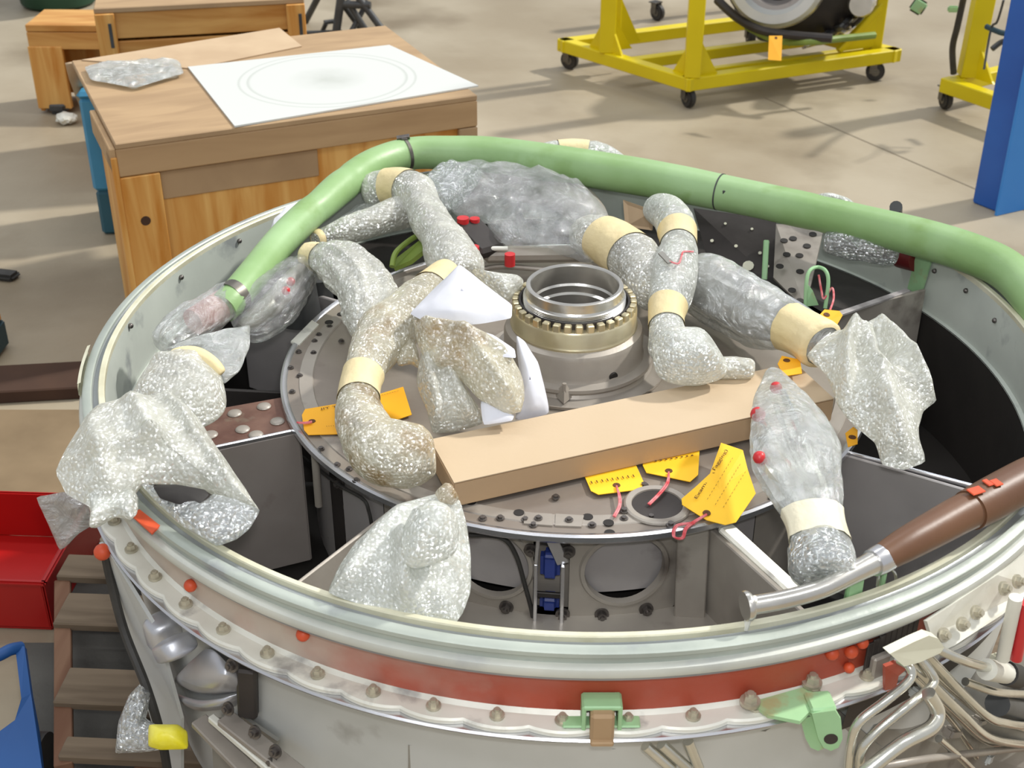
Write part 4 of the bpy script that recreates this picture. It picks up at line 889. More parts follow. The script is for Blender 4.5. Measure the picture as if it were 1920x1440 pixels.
# the engine it carries
ec = Vector((1.03, 4.22, -.275))
EN = thing('jet_engine', 'dark jet engine with bright rings slung on the yellow cart', 'engine', (ec.x, ec.y, ec.z))
ax = Vector((-.25, -1, .12)).normalized(); Q = ax.to_track_quat('Z', 'Y').to_matrix().to_4x4()
def enl(name, prof, m, off=(0, 0, 0), n=64, lab=None):
    bm = bmesh.new(); lathe(bm, prof, n); bmesh.ops.transform(bm, matrix=Matrix.Translation(off) @ Q, verts=bm.verts[:]); finish(name, bm, m, EN, label=lab)
bc = Vector((0, 0, 0))
enl('body', [(0, .10), (.22, .10), (.30, .06), (.34, 0), (.33, -.16), (.2, -.2), (0, -.2)], M['dark'], bc)
enl('rear_ring', [(.335, -.10), (.355, -.10), (.36, -.06), (.355, -.03), (.335, -.03)], M['steel'], bc)
enl('front_ring', [(.15, .20), (.165, .25), (.205, .25), (.225, .20), (.23, .05), (.2, .02)], M['casinggrey'], Vector((-.12, -.10, .0)), lab='bright ring at the engine front')
enl('front_ring', [(.20, .18), (.215, .22), (.235, .18), (.235, .15)], M['shiny'], Vector((-.12, -.10, .0)), lab='polished ring')
enl('front_ring', [(.12, .10), (.15, .20), (.13, .20)], M['purple'], Vector((-.12, -.10, .0)))
enl('bright_can', [(0, .16), (.05, .16), (.06, .12), (.06, -.05)], M['shiny'], Vector((.26, -.14, -.12)))
random.seed(5)
for k in range(26):
    a = R_(180+random.uniform(0, 160)); rr = random.uniform(.30, .36); L_ = random.uniform(.2, .6); pts_ = []
    for j in range(5):
        aa = a+L_*j/4; v = Vector((rr*math.cos(aa), rr*math.sin(aa), random.uniform(-.02, .14))); v = bc+(Q @ v)
        # keep the bundle at the engine's underside
        pts_.append(tuple(v))
    bm = pipe_bm(pts_, random.uniform(.006, .014), 8, 5); finish('pipe', bm, random.choice([M['dark'], M['steel'], M['blackm'], M['olive'], M['dark'], M['shiny']]), EN)
g = U(1722, 12, -.45)-EN.location; bm = bmesh.new(); box(bm, g, (.07, .02, .07), Matrix.Rotation(.5, 3, 'Y'), .012, 3); finish('lug', bm, M['green'], EN, label='green lug')
g = U(1640, 66, -.5)-EN.location; g2 = U(1400, 50, -.5)-EN.location; g3 = U(1520, 78, -.5)-EN.location
bm = pipe_bm([tuple(g2), tuple((g2+g3)/2+Vector((0, 0, -.03))), tuple(g3), tuple((g3+g)/2), tuple(g)], .016, 10); finish('pipe', bm, M['olive'], EN)
bm = pipe_bm([tuple(U(1345, 0, -.4)-EN.location), tuple(U(1385, 35, -.45)-EN.location), tuple(U(1440, 60, -.48)-EN.location), tuple(U(1560, 72, -.48)-EN.location)], .02, 10); finish('pipe', bm, M['dark'], EN)

# second cart
E1 = U(1772, 145, zt); F1_ = U(1905, 190, zt)
CT2 = thing('engine_cart', 'yellow wheeled stand half hidden by the blue post at right', 'engine cart', (E1.x, E1.y, FZ))
v1 = (F1_-E1).normalized(); v2 = Vector((-v1.y, v1.x, 0))
yb(CT2, 'end_beam', E1+dn, E1+v1*.75+dn, .06, .065); yb(CT2, 'side_beam', E1+dn+v2*.03+v1*.03, E1+dn+v2*.9+v1*.03); yb(CT2, 'side_beam', E1+dn+v2*.03+v1*.72, E1+dn+v2*.9+v1*.72)
P0 = U(1815, 142, zt); yb(CT2, 'upright', P0, P0+Vector((0.02, 0, .75)), .085, .085); gusset(CT2, P0+v1*.03, v1, .16, .12)
caster(CT2, (E1.x+.02, E1.y+.0, FZ), .25); caster(CT2, tuple(E1+v1*.7)[:2]+(FZ,), .6)
caster(CT2, tuple(E1+v2*.85+v1*.05)[:2]+(FZ,), .6)
P_ = [U(x, y, z)-CT2.location for x, y, z in ((1788, 138, zt+.02), (1786, 90, zt+.14), (1795, 50, zt+.25), (1806, 0, zt+.38), (1812, -30, zt+.5))]
bm = pipe_bm([tuple(p_) for p_ in P_], .014, 10); finish('hose', bm, M['tyre'], CT2, label='black hose hanging beside the upright')
bm = pipe_bm([tuple(U(x, y, z)-CT2.location) for x, y, z in ((1882, 0, -.2), (1870, 40, -.3), (1858, 55, -.35), (1845, 130, -.5))], .005, 8); finish('cable', bm, M['blackm'], CT2)
bm = pipe_bm([tuple(U(x, y, z)-CT2.location) for x, y, z in ((1850, 50, -.35), (1880, 62, -.35), (1905, 60, -.35))], .012, 8); finish('pipe', bm, M['teal'], CT2)
bm = pipe_bm([tuple(U(x, y, z)-CT2.location) for x, y, z in ((1860, 92, -.45), (1880, 78, -.42), (1905, 76, -.4))], .012, 8); finish('pipe', bm, M['blackm'], CT2)
bm = bmesh.new(); box(bm, U(1787, 17, -.42)-CT2.location, (.05, .015, .03), None, .006, 2); finish('lug', bm, M['green'], CT2, label='green lug')
# a far caster of a third cart seen between the uprights
q = U(1232, 38, FZ); CT3 = thing('engine_cart', 'far yellow cart glimpsed between the uprights of the nearer cart', 'engine cart', (q.x, q.y, FZ)); caster(CT3, tuple(q), .8)
yb(CT3, 'side_beam', q+Vector((-.03, 0, .16)), q+Vector((.7, .35, .16)))
yb(CT3, 'upright', q+Vector((.02, .02, .16)), q+Vector((.02, .02, .6)))

# blue post
pa, pb_ = U(1822, 380, FZ), U(1875, 401, FZ); d = (pb_-pa); nrm = Vector((-d.y, d.x, 0)).normalized()
BPo = thing('blue_post', 'tall blue steel post at the right edge', 'post', (pb_.x, pb_.y, FZ))
dd = d.length; a = math.atan2(d.y, d.x)
for nm, c, s, m in (('column', (-dd/2, .09, 1.35), (dd, .18, 2.7), M['blue']),):
    bm = bmesh.new(); box(bm, Vector(c), s, None, .006, 2); o = finish(nm, bm, m, BPo); o.rotation_euler = (0, 0, a)
bm = bmesh.new(); box(bm, Vector((.006, .10, 1.35)), (.012, .26, 2.7), None, .002); o = finish('flange', bm, mat('blue_paint_bright', '2f7fd0', '3a8ad6', 3, .4), BPo, label='lighter blue flange'); o.rotation_euler = (0, 0, a+R_(-8))

# ------------------------------------------------------------------ left foreground: bin, trolley, sheet, floor pieces
zb_ = FZ+.0
p1, p2, p3 = U(103, 1186, FZ), U(0, 1186, FZ), U(108, 1050, FZ+.15)
RB = thing('red_bin', 'open red plastic bin on the floor beside the pallet', 'bin', (p1.x-.2, p1.y+.17, FZ))
def rb(nm, c, s, m=None): bm = bmesh.new(); box(bm, c, s, None, .004, 2); return finish(nm, bm, m or M['redbin'], RB)
rb('base', (0, 0, .006), (.39, .33, .012)); rb('side', (.193, 0, .075), (.010, .34, .13)); rb('side', (-.193, 0, .075), (.010, .34, .13)); rb('side', (0, -.165, .075), (.39, .010, .13)); rb('side', (0, .165, .075), (.39, .010, .13))
rb('rim', (0, -.170, .138), (.41, .014, .012)); rb('rim', (.198, 0, .138), (.014, .35, .012))
q = U(30, 1400, FZ); BTy = thing('blue_trolley', 'blue metal trolley frame at the lower left corner', 'trolley', (q.x, q.y, FZ))
def btp(name, pts, r): bm = pipe_bm([tuple(U(*p_)-BTy.location) for p_ in pts], r, 12); finish(name, bm, M['bluetr'], BTy)
btp('frame_tube', [(-30, 1240, -.60), (0, 1228, -.60), (20, 1218, -.60), (40, 1214, -.61)], .012)
lp = [U(x, y, z) for x, y, z in ((28, 1210, -.60), (46, 1212, -.60), (58, 1300, -.64), (70, 1365, -.67), (80, 1450, -.70), (-20, 1460, -.70), (-20, 1385, -.67), (28, 1350, -.66), (40, 1310, -.64))]
n_ = (lp[1]-lp[0]).cross(lp[4]-lp[0]).normalized(); bm = bmesh.new(); F1 = [bm.verts.new(p_-BTy.location) for p_ in lp]; F2 = [bm.verts.new(p_-BTy.location-n_*(.012 if n_.z > 0 else -.012)) for p_ in lp]
bm.faces.new(F1); bm.faces.new(F2[::-1])
for i in range(9): bm.faces.new((F1[i], F1[(i+1) % 9], F2[(i+1) % 9], F2[i]))
finish('leg_plate', bm, M['bluetr'], BTy, smooth=False)
bm = bmesh.new(); c_ = U(40, 1420, -.74)-BTy.location; cyl(bm, c_, c_+Vector((.05, 0, 0)), .05, n=24); finish('wheel', bm, M['tyre'], BTy)
FS = thing('plastic_sheet', 'limp translucent plastic sheet hanging left of the casing above the red bin', 'plastic sheet', U(120, 975, -.35))
o = pillow(None, [(68, 930), (120, 922), (165, 935), (172, 985), (150, 1000), (112, 1033), (95, 1000)], (120, 970), .004, M['clear2'], -.28, -.42, name='film', amp=.01, hb=.003); o.parent = FS; o.matrix_parent_inverse = Matrix.Translation(-FS.location)
# low dark brown strip on the floor
A, B = U(-60, 735, FZ), U(172, 722, FZ); bm = bmesh.new(); beam(bm, A+Vector((0, 0, .02)), B+Vector((0, 0, .02)), .16, .04, .004); o = finish('dark_floor_strip', bm, M['dark_piece']); tag(o, 'long dark brown strip on the floor left of the casing', 'dark_piece')
o = slab(None, [U(x, y, FZ+.006) for x, y in ((-80, 1010), (150, 985), (185, 768), (-80, 768))], .006, M['board'], 'floor_shade'); tag(o, 'flat brown sheet added as shade on the floor left of the casing', 'board')  # added sheet, its brown imitates shade on the bare floor
q = U(10, 520, FZ); bm = bmesh.new(); box(bm, q+Vector((-.03, .0, .012)), (.16, .06, .024), Matrix.Rotation(-.2, 3, 'Z'), .01, 2); o = finish('stand_foot', bm, M['tyre']); tag(o, 'flat black foot on the floor at the left edge', 'foot')
q = U(0, 665, FZ); TB = thing('tool_box', 'dark teal box with an orange strip at the left edge', 'box', (q.x, q.y, FZ))
bm = bmesh.new(); box(bm, (-.03, 0, .05), (.08, .12, .09), None, .008, 2); finish('body', bm, M['teal'], TB); bm = bmesh.new(); box(bm, (-.03, 0, .108), (.07, .10, .025), None, .004); finish('strip', bm, M['woodx'], TB, label='orange strip')
# grey cloth with yellow tape at the lower left
GC = thing('taped_cloth', 'pale grey plastic wrapped tip bound with bright yellow tape at the lower left', 'wrapped part', U(290, 1380, -.45))
o = pillow(None, [(270, 1275), (283, 1300), (270, 1345), (300, 1362), (330, 1375), (340, 1400), (300, 1405), (260, 1412), (216, 1414), (222, 1350), (240, 1305)], (262, 1370), .018, M['wrapdark'], -.36, -.44, name='plastic_wrap', amp=.006); o.parent = GC; o.matrix_parent_inverse = Matrix.Translation(-GC.location)
o = pillow(None, [(278, 1358), (335, 1358), (352, 1372), (353, 1405), (300, 1407), (278, 1400)], (315, 1382), .022, M['yellowtape'], -.36, -.38, name='yellow_tape', amp=.004); o.parent = GC; o.matrix_parent_inverse = Matrix.Translation(-GC.location); o['label'] = 'bright yellow tape band'
bm = bmesh.new()

# ------------------------------------------------------------------ things in the casing
def root(name, label, cat, px, py, z, group=None): return thing(name, label, cat, U(px, py, z), 0, group)
def settle(t):          # children were built in world numbers
    for c in t.children: c.matrix_parent_inverse = Matrix.Translation(-t.location)

# green hose
t = root('green_hose', 'long pale green rubber hose laid across the casing from left to right', 'hose', 1000, 310, 0)
HP = [(418, 578, .02, 30), (450, 545, .03, 30), (520, 460, .035, 30), (575, 405, .04, 30), (600, 385, .045, 29), (640, 350, .05, 31), (700, 310, .05, 31), (770, 288, .05, 30), (850, 287, .05, 32), (940, 292, .05, 34), (1080, 313, .05, 35), (1220, 335, .045, 35), (1360, 362, .045, 34), (1500, 392, .045, 34), (1620, 420, .045, 35), (1740, 450, .045, 37), (1820, 475, .045, 38), (1880, 502, .04, 38), (1925, 545, .03, 38), (1960, 610, .0, 36), (1975, 700, -.02, 34)]
W = cr(wp(HP), 14)
bm = bmesh.new(); skin(bm, path_rings(W, 36, lambda q, s, a, t_: 1+.025*noise.noise(q*9)-(.05*math.exp(-((t_-.262)/.006)**2))-(.03*math.exp(-((t_-.665)/.004)**2)))); finish('hose_body', bm, M['hose'], t)
def hoop(par, i, extra, wd, m, name, lab=None):
    c = W[i]; a = W[max(0, i-1)]; b = W[min(len(W)-1, i+1)]; d = (Vector(b[:3])-Vector(a[:3])).normalized(); r = c[3]+extra
    bm = bmesh.new(); lathe(bm, [(r-.002, -wd/2), (r, -wd/2), (r, wd/2), (r-.002, wd/2)], 40, close=True); bmesh.ops.transform(bm, matrix=Matrix.Translation(c[:3]) @ d.to_track_quat('Z', 'Y').to_matrix().to_4x4(), verts=bm.verts[:]); return finish(name, bm, m, par, label=lab)
def idx(px):
    best = min(range(len(W)), key=lambda i: abs((lambda v: 960+FOC*v.dot(RT)/v.dot(FW))(Vector(W[i][:3])-CP)-px)); return best
i = idx(762); hoop(t, i, .002, .008, M['caster'], 'hose_clamp', 'steel hose clamp with its screw'); c = Vector(W[i][:3])
bm = bmesh.new(); cyl(bm, c+Vector((-.018, 0, .040)), c+Vector((.012, .004, .044)), .006, n=12); box(bm, c+Vector((0, 0, .038)), (.016, .014, .010), None, .002); finish('clamp_screw', bm, M['darkbolt'], t)
i = idx(1352); hoop(t, i, .0008, .003, M['blackm'], 'tie_wire', 'thin black tie round the hose'); c = Vector(W[i][:3])
bm = bmesh.new(); r = W[i][3]; nn_ = (CP-c).normalized(); box(bm, c+nn_*(r+.0005)+RT*.008-UP*.008, (.006, .004, .024), frame(RT), .001); finish('tie_knot', bm, M['blackm'], t)
settle(t)
hoopi = idx(430)

# left: film bag on the hose end with a red sleeve inside
t = root('bagged_hose_end', 'clear film bag over the red sleeved left end of the green hose', 'wrapped pipe', 370, 600, 0)
tube_wrap(t, [(442, 552, .025, 33), (405, 580, .02, 38), (365, 600, .02, 40), (330, 625, .01, 38), (305, 650, .0, 30)], M['clear2'], .2, .12, name='film_bag')
bm = bmesh.new(); skin(bm, path_rings(cr(wp([(438, 558, .02, 27), (400, 582, .018, 28), (362, 604, .015, 26)]), 8), 20)); finish('sleeve', bm, mat('salmon_sleeve', 'b0605a', 'c98a82', 18, .5), t, label='salmon red sleeve')
bm = bmesh.new(); skin(bm, path_rings(cr(wp([(446, 552, .028, 32), (432, 562, .026, 33)]), 4), 24), cap=False); finish('clamp', bm, M['caster'], t)
settle(t)
t = root('bagged_fitting', 'clear film bag over dark fittings beside the hose end', 'wrapped pipe', 500, 570, 0)
tube_wrap(t, [(570, 500, .0, 34), (545, 530, .0, 44), (510, 570, .0, 50), (475, 600, -.01, 44), (450, 620, -.02, 30)], M['clear'], .2, .12, name='film_bag', core=.45, inner=M['casingdark'])
for x, y in ((545, 528), (536, 545)):
    bm = bmesh.new(); q = U(x, y, .03); bmesh.ops.create_uvsphere(bm, u_segments=10, v_segments=6, radius=.009, matrix=Matrix.Translation(q)); finish('red_cap', bm, M['redcap'], t)
settle(t)
t = root('film_flap', 'loose flap of clear film above the left tape collar', 'plastic film', 400, 650, .05)
pillow(t, [(300, 662), (347, 638), (410, 622), (471, 610), (466, 655), (450, 695), (420, 722), (400, 690), (369, 664)], (410, 662), .014, M['clear2'], .05, .01, name='film', amp=.012); settle(t)

# the big boot-shaped bubble wrap hanging over the left rim
t = root('bubble_wrapped_duct', 'big boot shaped bubble wrap bundle hanging over the left rim', 'wrapped duct', 300, 850, .02)
pillow(t, [(238, 748), (270, 700), (292, 678), (340, 660), (395, 668), (424, 735), (420, 772), (385, 800), (330, 810), (270, 790)], (340, 738), .05, M['wrap'], .08, .04, amp=.008, creases=[((290, 690), (400, 730), .014, .014), ((320, 790), (410, 740), .012, .012)], round_=True, label='rounded upper part of the wrap')
tube_wrap(t, [(322, 668, .085, 12), (345, 662, .09, 13), (372, 665, .09, 14), (398, 682, .085, 14), (415, 702, .07, 12)], M['tape'], .12, name='tape_band')
pillow(t, [(158, 782), (185, 758), (250, 745), (324, 740), (372, 785), (422, 862), (462, 915), (489, 956), (440, 945), (400, 922), (330, 908), (264, 908), (240, 940), (180, 955), (124, 928), (104, 885)], (285, 838), .034, M['wrap'], .10, .03, amp=.009, creases=[((324, 742), (484, 952), .035, .016), ((110, 888), (300, 850), .018, .014), ((250, 748), (300, 850), .02, .015), ((170, 800), (215, 930), .015, .014)], label='main bubble wrapped lobe')
pillow(t, [(262, 908), (300, 912), (318, 935), (350, 948), (385, 938), (400, 925), (450, 940), (489, 956), (470, 990), (445, 1012), (409, 1024), (347, 991), (293, 940)], (405, 975), .016, M['wrapdark'], .05, .02, amp=.006, label='thinner see through lower lobe')
pillow(t, [(150, 915), (240, 905), (262, 930), (258, 962), (246, 975), (210, 968), (168, 992), (170, 960)], (212, 935), .012, M['wrap2'], .04, .02, amp=.012)
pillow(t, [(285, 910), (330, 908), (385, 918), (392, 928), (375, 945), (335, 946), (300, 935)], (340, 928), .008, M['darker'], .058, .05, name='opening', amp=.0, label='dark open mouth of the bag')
settle(t)

# wraps left of centre
t = root('bubble_wrapped_pipe', 'thin bubble wrapped pipe running under the hose at rear left', 'wrapped pipe', 680, 425, 0)
tube_wrap(t, [(590, 450, .0, 16), (612, 442, .0, 18), (660, 428, .01, 28), (720, 408, .02, 32), (775, 390, .02, 34)], M['wrap'], .18, bands=((.02, .16, M['tape']),), core=.4); settle(t)
t = root('bubble_wrapped_pipe', 'upper wrapped pipe coming down from under the hose to the white cloth', 'wrapped pipe', 800, 420, .03)
tube_wrap(t, [(690, 362, .02, 36), (730, 352, .04, 38), (770, 358, .05, 38), (795, 392, .05, 36), (815, 430, .05, 38), (838, 468, .05, 46), (860, 505, .05, 46), (868, 530, .04, 36)], M['wrap'], .2, bands=((.14, .27, M['tape']),), core=.4); settle(t)
t = root('bubble_wrapped_fitting', 'wide wrapped fitting with a tape collar left of the oil stained pipe', 'wrapped part', 670, 540, 0)
tube_wrap(t, [(572, 478, .02, 26), (600, 484, .025, 29), (622, 492, .03, 40), (655, 515, .03, 52), (685, 550, .02, 60), (695, 590, .01, 52), (680, 630, .0, 26)], M['wrap'], .2, .10, bands=((.0, .18, M['tape']),), core=.3); settle(t)
t = root('oil_stained_pipe', 'curved amber stained bubble wrapped pipe in front of the white cloth', 'wrapped pipe', 690, 700, 0)
tube_wrap(t, [(842, 505, .07, 26), (815, 535, .07, 36), (770, 580, .07, 46), (728, 625, .06, 52), (695, 675, .05, 44), (676, 722, .04, 39), (674, 775, .03, 44), (695, 828, .02, 56), (735, 850, .015, 62), (790, 852, .01, 54), (815, 850, .01, 40)], M['amber'], .2, bands=((.03, .12, M['tape']), (.46, .55, M['tape'])), core=.35)
pillow(t, [(738, 640), (768, 625), (785, 660), (790, 690), (772, 680), (745, 684)], (763, 658), .02, M['amber'], .05, .03, amp=.008); settle(t)

# cloth and bundle in the middle
t = root('white_cloth', 'white folded paper cloth crowning the bubble wrapped bundle', 'cloth', 865, 560, .1)
pillow(t, [(860, 496), (885, 512), (925, 545), (960, 572), (958, 597), (900, 608), (845, 612), (795, 603), (768, 588), (800, 555)], (865, 568), .018, M['paper'], .15, .11, name='fold', amp=.006, creases=[((862, 500), (850, 600), .01, .03)], fold=.5)
pillow(t, [(820, 612), (870, 612), (930, 632), (965, 655), (968, 672), (930, 668), (880, 645)], (905, 640), .008, M['paper'], .09, .085, name='fold', amp=.004, fold=.5)
pillow(t, [(968, 628), (985, 640), (1008, 678), (1020, 720), (1031, 775), (1000, 785), (964, 788), (975, 740), (972, 680)], (993, 715), .014, M['paper'], .08, -.03, name='fold', amp=.005, creases=[((975, 640), (1005, 780), .008, .012)], fold=.5)
pillow(t, [(900, 750), (935, 768), (964, 779), (960, 789), (906, 798)], (935, 778), .006, M['paper'], .02, .0, name='fold', amp=.003, fold=.5); settle(t)
t = root('bubble_wrapped_bundle', 'bulky bubble wrapped bundle beneath the white cloth beside the hub', 'wrapped bundle', 880, 710, .0)
pillow(t, [(772, 598), (800, 606), (860, 612), (925, 640), (960, 668), (977, 696), (984, 745), (975, 772), (945, 778), (900, 748), (850, 700), (810, 690), (785, 650)], (885, 685), .045, M['amber'], .10, .01, amp=.009, creases=[((810, 615), (960, 680), .022, .014), ((870, 650), (960, 765), .02, .014)])
pillow(t, [(790, 650), (830, 670), (870, 720), (895, 760), (905, 795), (850, 812), (808, 812), (800, 770), (780, 715)], (840, 745), .035, M['wrap'], .06, -.03, amp=.008, creases=[((835, 670), (880, 800), .025, .012), ((800, 680), (825, 800), .02, .012)])
settle(t)
t = root('bubble_wrap_scrap', 'small bubble wrapped knob between the white cloth and the steel ring', 'wrapped part', 945, 545, .03)
pillow(t, [(885, 508), (925, 513), (975, 520), (981, 535), (965, 550), (950, 563), (925, 545)], (940, 534), .03, M['wrap'], .09, .06, amp=.010, round_=True); settle(t)

# rear: bag of clear film, crumpled wrap
t = root('clear_film_bag', 'large clear film bag draped behind the hub under the hose', 'plastic bag', 990, 390, .02)
pillow(t, [(800, 345), (835, 318), (900, 308), (960, 315), (1050, 335), (1105, 362), (1138, 400), (1128, 440), (1112, 492), (1060, 470), (985, 462), (930, 450), (900, 405), (850, 395)], (1000, 392), .05, M['clear'], .05, .0, name='film', amp=.018, creases=[((1010, 345), (1100, 400), .012, .012)], round_=True)
tube_wrap(t, [(830, 340, -.02, 26), (920, 335, -.02, 34), (1020, 350, -.02, 36), (1090, 385, -.02, 34), (1120, 430, -.02, 30)], M['steel'], .05, name='pipe', n=24); settle(t)
t = root('bubble_wrap_scrap', 'sparkling crumpled bubble wrap under the top bend of the hose', 'bubble wrap', 835, 345, .02)
pillow(t, [(790, 345), (815, 322), (850, 312), (905, 316), (900, 345), (870, 372), (835, 400), (808, 385)], (850, 348), .03, M['wrapdark'], .04, .03, amp=.016); settle(t)
t = root('film_sheet', 'grey film sheet tucked beneath the hose at rear left', 'plastic film', 670, 390, .0)
pillow(t, [(620, 430), (650, 400), (700, 372), (745, 362), (755, 385), (700, 405), (650, 425)], (690, 395), .008, M['clear2'], .0, -.01, name='film', amp=.010); settle(t)
t = root('bubble_wrapped_pipe', 'wrapped pipe with an amber patch peeping over the hose at the rear', 'wrapped pipe', 1090, 285, .0)
tube_wrap(t, [(995, 292, .04, 14), (1030, 285, .05, 20), (1080, 283, .05, 22), (1130, 293, .04, 22), (1180, 318, .02, 16)], M['wrap2'], .25, bands=((.35, .6, M['tape']),)); settle(t)
t = root('bubble_wrapped_pipe', 'wrapped pipe with a broad pale tape patch right behind the steel ring', 'wrapped pipe', 1190, 490, .0)
tube_wrap(t, [(1095, 432, .02, 40), (1130, 447, .03, 50), (1165, 468, .03, 54), (1200, 495, .03, 54), (1222, 530, .02, 50), (1235, 570, .0, 34)], M['wrap'], .18, bands=((.22, .50, M['tape']),), core=.4, squash=.9); settle(t)
t = root('bubble_wrapped_pipe', 'upright bubble wrapped pipe with two tape bands right of the hub', 'wrapped pipe', 1262, 540, .03)
tube_wrap(t, [(1228, 388, .03, 28), (1252, 400, .05, 36), (1268, 428, .06, 38), (1272, 458, .06, 35), (1268, 500, .06, 42), (1258, 550, .05, 42), (1250, 590, .04, 34), (1252, 622, .03, 36), (1265, 655, .02, 50)], M['wrap2'], .14, bands=((.28, .38, M['tape']), (.70, .83, M['tape'])), core=.4, fold=.6)
pillow(t, [(1222, 640), (1240, 620), (1290, 616), (1322, 620), (1345, 650), (1365, 690), (1345, 714), (1290, 722), (1245, 712), (1225, 690)], (1288, 672), .05, M['wrap2'], .06, .0, amp=.010, round_=True)
tube_wrap(t, [(1345, 690, .0, 22), (1380, 690, .0, 20), (1415, 692, .0, 16)], M['wrap'], .3)
bm = pipe_bm([tuple(U(*p_)) for p_ in ((1255, 490, .105), (1272, 494, .105), (1278, 480, .105), (1282, 472, .105), (1300, 472, .10))], .0018, 6); finish('wire', bm, M['redstr'], t, label='thin red wire')
q = [U(1234, 474, .108), U(1243, 471, .108), U(1262, 490, .106), U(1252, 493, .106)]; slab(t, q, .003, M['casingdark'], 'metal_seal', 'small dark metal seal'); settle(t)
t = root('bubble_wrapped_duct', 'long wrapped duct reaching right with a wide tan tape sheet', 'wrapped duct', 1450, 600, .0)
tube_wrap(t, [(1285, 525, .0, 44), (1325, 537, .01, 58), (1380, 565, .015, 64), (1430, 592, .02, 60), (1475, 610, .03, 48), (1515, 630, .03, 46), (1545, 650, .03, 50)], M['clear2'], .14, .10, bands=((.68, .99, M['tape']),), core=.75, inner=M['purple'])
pillow(t, [(1512, 668), (1535, 640), (1570, 618), (1600, 625), (1630, 604), (1652, 592), (1675, 612), (1705, 652), (1735, 700), (1757, 752), (1731, 772), (1722, 800), (1734, 866), (1697, 882), (1655, 872), (1640, 830), (1600, 800), (1568, 752), (1545, 700)], (1635, 725), .032, M['wrap'], .08, .0, amp=.010, creases=[((1652, 596), (1745, 745), .045, .014), ((1592, 628), (1572, 745), .04, .012), ((1610, 640), (1680, 860), .03, .018), ((1650, 620), (1655, 700), -.03, .014)])
settle(t)
t = root('bubble_wrapped_part', 'wrapped part under the right half of the hose near the rim', 'wrapped part', 1620, 465, .0)
tube_wrap(t, [(1545, 452, .0, 24), (1580, 455, .0, 32), (1630, 465, .0, 30), (1685, 475, -.005, 26)], M['wrapdark'], .2, core=.5); settle(t)
t = root('red_fitting', 'dark red fitting under the right end of the hose', 'fitting', 1700, 480, -.03)
bm = bmesh.new(); cyl(bm, U(1690, 478, -.04), U(1722, 486, -.03), .028, n=18); finish('body', bm, mat('dark_red', '6a1b1c', rough=.5), t); bm = bmesh.new(); cyl(bm, U(1722, 490, -.05), U(1728, 520, -.09), .012, n=12); finish('stem', bm, M['ivory'], t); settle(t)
t = root('white_film', 'strip of thin white film peeping above the hose at right', 'plastic film', 1555, 372, .0)
tube_wrap(t, [(1525, 372, .02, 6), (1550, 370, .03, 9), (1585, 378, .03, 8), (1600, 386, .02, 5)], M['wrap2'], .3); settle(t)
t = root('hose_bracket', 'small dark bracket standing up behind the hose at right', 'bracket', 1680, 398, .0)
bm = bmesh.new(); beam(bm, U(1650, 398, .0), U(1710, 415, .0), .02, .012, .003); cyl(bm, U(1680, 405, -.02), U(1680, 388, .03), .014, n=12); finish('bracket', bm, M['blackm'], t); settle(t)

t = root('film_scrap', 'white scrap of film on the left of the hose above the rim', 'plastic film', 540, 410, .02)
pillow(t, [(505, 430), (530, 395), (560, 378), (575, 385), (560, 405), (530, 440), (512, 445)], (540, 410), .012, M['paper'], .04, .02, name='film', amp=.012); settle(t)

# clear bag with steel tubes, front right
t = root('bagged_steel_tubes', 'clear film bag of thin steel tubes with red caps bound by pale tape', 'bagged tubes', 1520, 930, .0)
tube_wrap(t, [(1450, 692, .07, 12), (1458, 725, .08, 34), (1475, 780, .09, 68), (1490, 830, .09, 86), (1498, 880, .08, 84), (1512, 930, .07, 70), (1528, 980, .06, 58), (1540, 1030, .05, 62), (1545, 1080, .04, 60)], M['clear2'], .10, .10, bands=((.70, .83, M['tapew']),), name='film_bag', squash=.55)
for pts, r in (([(1468, 735, .10), (1495, 800, .11), (1540, 900, .09), (1550, 960, .07)], .006), ([(1430, 790, .09), (1470, 850, .10), (1515, 910, .09), (1530, 960, .07)], .005), ([(1425, 850, .09), (1450, 890, .09), (1500, 950, .07)], .008), ([(1455, 760, .09), (1480, 830, .1), (1510, 900, .09), (1520, 960, .07)], .005)):
    bm = pipe_bm([tuple(U(*p_)) for p_ in pts], r, 8); finish('steel_tube', bm, M['pipe'], t)
for x, y, r in ((1455, 727, .010), (1421, 777, .012), (1424, 858, .010)):
    bm = bmesh.new(); bmesh.ops.create_uvsphere(bm, u_segments=12, v_segments=8, radius=r, matrix=Matrix.Translation(U(x, y, .098))); finish('red_cap', bm, M['redcap'], t, label='red cap on a tube end')
tube_wrap(t, [(1530, 1020, .045, 56), (1545, 1060, .045, 60), (1550, 1085, .04, 54)], M['wrapdark'], .2); settle(t)

# front cone of bubble wrap
t = root('bubble_wrapped_duct', 'cone shaped bubble wrap bag leaning on the front rim', 'wrapped duct', 780, 1080, .0)
pillow(t, [(800, 930), (835, 922), (862, 938), (876, 985), (884, 1045), (882, 1110), (868, 1150), (852, 1172), (790, 1166), (700, 1142), (612, 1113), (635, 1065), (665, 1018), (705, 980), (745, 946)], (765, 1055), .034, M['wrap2'], .07, -.01, amp=.006, creases=[((757, 1030), (765, 1162), .034, .013), ((765, 1045), (880, 1000), .012, .012), ((640, 1100), (750, 960), .014, .02)], label='main cone of the wrap')
pillow(t, [(770, 960), (810, 945), (850, 960), (862, 1000), (850, 1040), (800, 1062), (765, 1060), (750, 1010)], (808, 1003), .045, M['wrap2'], .11, .075, amp=.008, round_=True, label='rounded upper bulge')
pillow(t, [(815, 925), (835, 905), (850, 910), (862, 935), (850, 945), (825, 940)], (840, 928), .015, M['amber'], .09, .08, amp=.006, name='tape_patch'); settle(t)

